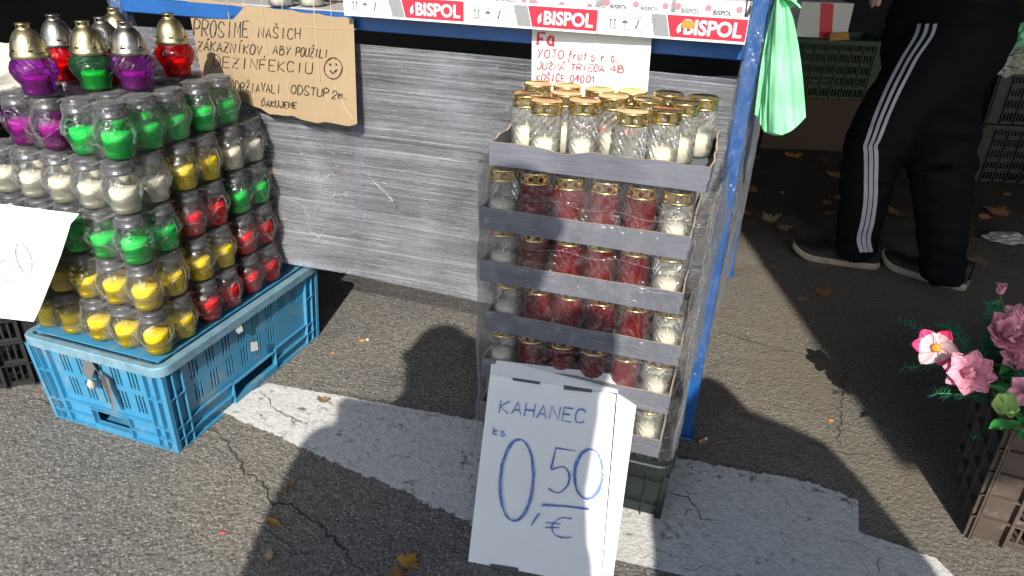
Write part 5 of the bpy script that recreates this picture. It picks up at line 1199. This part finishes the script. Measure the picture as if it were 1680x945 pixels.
PET = {'cosmos_w': petal_mesh(.040, .017, .25, .003, 0, True).mesh('petal', ['petal_white', 'petal_white']), 'cosmos_h': petal_mesh(.040, .016, .25, .003, 0, True).mesh('petal', ['petal_white', 'petal_hot']),
       'dahlia': petal_mesh(.040, .015, .18, .001, 0, False).mesh('petal', ['petal_pink', 'petal_pink']), 'dahlia_s': petal_mesh(.022, .010, .9, .001, 0, False).mesh('petal', ['petal_pink', 'petal_pink']), 'lime': petal_mesh(.045, .018, .5, .001, 0, False).mesh('petal', ['petal_lime', 'petal_lime'])}
def flower(pos, nrm, petals, label, group, centre='pollen', stem_to=None, sc=1.0):
    root = link('flower', None, None, pos, label=label, category='flower', group=group); root.empty_display_size = .02
    q = Vector(nrm).to_track_quat('Z', 'Y'); root.rotation_mode = 'QUATERNION'; root.rotation_quaternion = q; root.scale = (sc,)*3
    for (kind, n, a0, pitch, zo) in petals:
        for i in range(n):
            a = a0+2*math.pi*i/n+rnd.uniform(-.12, .12); k = kind if isinstance(kind, str) else kind[i % len(kind)]
            o = link('petal', PET[k], root); o.rotation_euler = (rnd.uniform(-.15, .15), -pitch+rnd.uniform(-.1, .1), a); o.location = (.004*math.cos(a), .004*math.sin(a), zo)
    m = MB(); m.lathe([(.001, 0), (.007, .001), (.009, .005), (.006, .009), (.001, .010)], 12); m.build('flower_centre', centre, root)
    if stem_to is not None:
        a = Vector((0, 0, 0)); b = q.inverted() @ (Vector(stem_to)-Vector(pos)); MB().tube([a, a.lerp(b, .5)+Vector((0, 0, -.02)), b], .002, 5).build('stem', 'stem', root)
    return root
base = (1.12, 1.22, .24)
def toward(p, up=.3, side=0): v = (EYE-Vector(p)).normalized(); return v+Vector((side, 0, up))
p = at(1536, 571, .36); flower(p, toward(p, .1, -.2), [(('cosmos_w', 'cosmos_h', 'cosmos_h', 'cosmos_h', 'cosmos_w', 'cosmos_h'), 6, .3, .15, 0)], 'pink and white artificial cosmos, leftmost flower over the brown crate', 'artificial flowers in the crate', 'pollen', base, 1.05)
p = at(1590, 612, .35); flower(p, toward(p, .1, .0), [('dahlia', 8, .1, .1, 0), ('dahlia', 6, .5, .45, .003), ('dahlia_s', 8, .2, .9, .005)], 'large pale pink artificial dahlia in front of the fir sprigs', 'artificial flowers in the crate', 'petal_pink', base, 1.12)
p = at(1655, 553, .38); flower(p, toward(p, .5, .2), [('dahlia', 8, .1, .5, 0), ('dahlia', 5, .5, .9, .003), ('dahlia_s', 6, .2, 1.1, .005)], 'pink artificial dahlia seen edge on above the fir sprigs', 'artificial flowers in the crate', 'petal_pink', base, 1.45)
p = at(1692, 645, .34); flower(p, toward(p, .4, -.5), [('dahlia', 7, .1, .4, 0), ('dahlia_s', 6, .2, 1.0, .005)], 'pink artificial flower cut by the right photo edge', 'artificial flowers in the crate', 'petal_pink', base, 1.0)
p = at(1640, 482, .42); flower(p, (0, .1, 1), [('dahlia_s', 6, .1, 1.25, 0), ('dahlia_s', 4, .6, 1.4, .002)], 'dull pink closed bud at the top of the flower arrangement', 'artificial flowers in the crate', 'petal_pink', base, .9)
p = at(1648, 672, .31); flower(p, (-.5, -.5, .8), [('lime', 5, .1, .7, 0)], 'pale yellow green artificial lily low over the crate rim', 'artificial flowers in the crate', 'petal_lime', base, .9)
fir = MB(); stems = MB()
for q in range(130):
    ang = rnd.uniform(-.6, math.pi+.7); el = rnd.uniform(-.1, 1.35); r0 = Vector((1.17+rnd.uniform(-.10, .20), 1.26+rnd.uniform(-.10, .14), .25))
    ln_ = rnd.uniform(.09, .24); d = Vector((math.cos(ang)*math.cos(el), math.sin(ang)*math.cos(el)*.7-.15, math.sin(el)+.15)).normalized(); pts = [r0+d*ln_*t+Vector((0, 0, -.05*t*t*ln_/.2)) for t in [i/10 for i in range(11)]]
    stems.tube(pts, .0016, 4)
    for k in range(120):
        t = rnd.random(); p = pts[int(t*10)].lerp(pts[min(10, int(t*10)+1)], (t*10) % 1); a = rnd.uniform(0, 6.283); s_ = d.cross(Vector((0, 0, 1))).normalized(); w_ = d.cross(s_)
        dir_ = (s_*math.cos(a)+w_*math.sin(a)+d*.6).normalized(); l_ = rnd.uniform(.016, .030); e_ = d*.0014; fir.add([p-e_, p+e_, p+dir_*l_], [(0, 1, 2)])
fr0 = thing('fir_sprigs', 'dark green artificial fir sprigs filling the brown crate around the flowers', 'fir sprigs')
under(fir.build('needles', 'fir', kind='stuff'), fr0); under(stems.build('stem', 'fir'), fr0)

p = at(1672, 590, .34); flower(p, toward(p, .7, -.3), [('dahlia', 8, .3, .4, 0), ('dahlia_s', 6, .2, 1.0, .005)], 'pale pink artificial flower half buried in the fir at the right edge', 'artificial flowers in the crate', 'petal_pink', base, .9)
p = at(1668, 520, .33); flower(p, toward(p, .3, -.3), [('dahlia', 7, .0, .3, 0), ('dahlia_s', 6, .2, 1.0, .005)], 'pink artificial flower in the shade of the fir behind the others', 'artificial flowers in the crate', 'petal_pink', base, .8)
lf = MB()
for q in range(26):
    c0 = at(rnd.uniform(1630, 1700), rnd.uniform(610, 720), rnd.uniform(.29, .33)); d = Vector((rnd.uniform(-1, .6), rnd.uniform(-1, .2), rnd.uniform(-.1, .8))).normalized(); s_ = d.cross(Vector((0, 0, 1))).normalized(); L_l = rnd.uniform(.03, .06)
    pts = [c0+d*L_l*t+Vector((0, 0, -.018*t*t)) for t in (0, .25, .5, .75, 1)]; wd = [.002, .009, .012, .008, .0005]
    vs = [x for p_, w_ in zip(pts, wd) for x in (p_-s_*w_+Vector((0, 0, .003)), p_, p_+s_*w_+Vector((0, 0, .003)))]
    lf.add(vs, [(3*i+j, 3*i+j+1, 3*i+j+4, 3*i+j+3) for i in range(4) for j in (0, 1)], 0, True)
under(lf.build('leaves', 'leaf_green', kind='stuff'), fr0)

# ------------------------------------------------------------------ leaves and litter
def leaf(kind, px, py, s_, rz, mat, label, curl=.3, z=.004):
    p = at(px, py, z); n = 30; m = MB()
    if kind == 'maple':
        prof = [(0, -.55), (.10, -.38), (.42, -.42), (.34, -.22), (.72, -.12), (.95, .10), (.66, .12), (.78, .34), (.48, .30), (.34, .26), (.42, .62), (.22, .58), (0, 1.0)]
    elif kind == 'oval': prof = [(0, -.8), (.25, -.6), (.42, -.2), (.45, .15), (.36, .5), (.18, .8), (0, 1)]
    else: prof = [(0, -.5), (.3, -.6), (.6, -.2), (.4, .05), (.55, .3), (.25, .5), (0, .9)]
    out = prof+[(-x*rnd.uniform(.85, 1.05), y+rnd.uniform(-.04, .04)) for x, y in prof[-2:0:-1]]
    M_ = Matrix.Translation(p) @ Matrix.Rotation(rz, 4, 'Z')
    def h3(x, y): return s_*(curl*(x*x*.8+.35*y*y)+.10*math.sin(3*x+2*y+px))+.002
    rings = []
    for f in (0, .35, .7, 1): rings.append([M_ @ Vector((x*f*s_, y*f*s_, h3(x*f, y*f))) for x, y in out])
    c = len(out); vs = [p_ for r in rings[1:] for p_ in r]+[rings[0][0]]
    m.add(vs, [(3*c, i, (i+1) % c) for i in range(c)]+[(a*c+i, a*c+(i+1) % c, (a+1)*c+(i+1) % c, (a+1)*c+i)[::-1] for a in range(2) for i in range(c)], 0, True)
    m.tube([M_ @ Vector((0, -.5*s_, h3(0, -.5))), M_ @ Vector((.1*s_, -1.0*s_, .006)), M_ @ Vector((.05*s_, -1.4*s_, .003))], .0009, 4)
    return tag(m.build('fallen_leaf', mat), label, 'leaf', 'fallen leaves on the asphalt')
leaf('oval', 449, 860, .022, 1.0, 'leaf_ochre', 'folded ochre leaf lying on the asphalt below the blue crate', .8)
leaf('oval', 477, 795, .014, -.4, 'leaf_brown', 'small brown leaf beside the crack, upper of a touching pair', .5); leaf('oval', 466, 808, .011, .5, 'leaf_brown', 'small brown leaf beside the crack, lower of a touching pair', .5)
leaf('other', 440, 914, .018, .2, 'leaf_dry', 'narrow tan leaf near the bottom photo edge', .6); leaf('maple', 668, 925, .030, -.5, 'leaf_ochre', 'yellow maple leaf by the foot of the white price board', .25)
leaf('maple', 652, 946, .028, 1.9, 'leaf_brown', 'brown leaf under the yellow maple leaf at the bottom edge', .3); leaf('other', 530, 658, .026, .9, 'leaf_dry', 'curled brown leaf lying on the white road marking', .8)
leaf('maple', 1350, 483, .040, .3, 'leaf_brown', 'orange maple leaf on the shaded ground below the black shoes', .3); leaf('other', 1318, 493, .03, 1.3, 'leaf_dry', 'pale leaf beside the orange maple leaf below the shoes', .3)
leaf('maple', 1299, 257, .075, .2, 'leaf_ochre', 'yellow maple leaf on the dark ground behind the green bags', .2); leaf('maple', 1232, 312, .06, 1.2, 'leaf_brown', 'orange brown leaf close to the rear rack post', .3)
leaf('maple', 1225, 350, .05, 2.2, 'leaf_ochre', 'yellowish leaf in the last patch of sun beside the rack', .3); leaf('maple', 1262, 362, .06, .2, 'leaf_dry', 'crumbled tan leaf on the sunlit edge of the shade', .5)
leaf('maple', 1285, 375, .05, 3.0, 'leaf_dry', 'torn tan leaf just in front of the shoe tip', .5); leaf('oval', 1264, 438, .03, .8, 'leaf_brown', 'small orange leaf left of the front shoe', .4)
leaf('maple', 1375, 290, .07, .8, 'leaf_brown', 'dark leaf behind the knee of the customer', .3); leaf('maple', 1470, 350, .06, 1.8, 'leaf_brown', 'reddish leaf visible between the two trouser legs', .3)
leaf('maple', 1640, 350, .08, .8, 'leaf_brown', 'brown leaf at the right edge behind the customer', .3); leaf('maple', 1610, 430, .06, 2.8, 'leaf_dry', 'dull leaf right of the rear shoe', .3)
def bit(px, py, sx, sy, rz, mat, label, cat, name, hgt=.002):
    p = at(px, py, .001); m = MB(); m.box((-sx/2, -sy/2, 0), (sx/2, sy/2, hgt), M=Matrix.Translation(p) @ Matrix.Rotation(rz, 4, 'Z')); return tag(bevel(m.build(name, mat), .0005, 1), label, cat)
bit(546, 579, .009, .007, .4, 'orange_print', 'tiny orange paper bit on the asphalt beside the blue crate', 'litter', 'paper_scrap'); bit(1363, 690, .012, .008, .1, 'orange_print', 'tiny orange paper bit right of the rack in the sun', 'litter', 'paper_scrap'); bit(365, 874, .010, .005, .2, 'red_print', 'tiny pink red scrap on the asphalt at lower left', 'litter', 'paper_scrap')
def butt(px, py, rz, label):
    p = at(px, py, .005); M_ = Matrix.Translation(p) @ Matrix.Rotation(rz, 4, 'Z'); r = thing('cigarette_butt', label, 'cigarette butt')
    MB().tube([M_ @ Vector((-.013, 0, 0)), M_ @ Vector((.007, 0, 0))], .0042, 10).build('filter', 'leaf_ochre', r); MB().tube([M_ @ Vector((.0072, 0, 0)), M_ @ Vector((.014, .001, 0))], .0041, 10).build('paper_end', 'paper', r); return r
butt(597, 558, .25, 'orange cigarette butt on the ground below the film'); butt(1152, 722, .5, 'tan cigarette butt beside the foot of the rack post')
lt = MB()
for q in range(420):   # leaf litter in the shade behind
    x = rnd.uniform(-3, 4.2); y = rnd.uniform(3.0, 5.8); s_ = rnd.uniform(.012, .04); a = rnd.uniform(0, 6.28); M_ = Matrix.Translation((x, y, .004)) @ Matrix.Rotation(a, 4, 'Z') @ Matrix.Rotation(rnd.uniform(-.4, .4), 4, 'X')
    lt.add([(-s_, -s_*.5, .002), (0, -s_*.8, 0), (s_, -.2*s_, .004), (s_*.6, s_*.6, .006), (0, s_, .002), (-s_*.8, s_*.5, .004)], [(0, 1, 2, 3, 4, 5)], 0, M=M_)
lt.build('leaf_litter', 'leaf_brown', kind='stuff', label='scattered dead leaves on the shaded ground behind the rack')
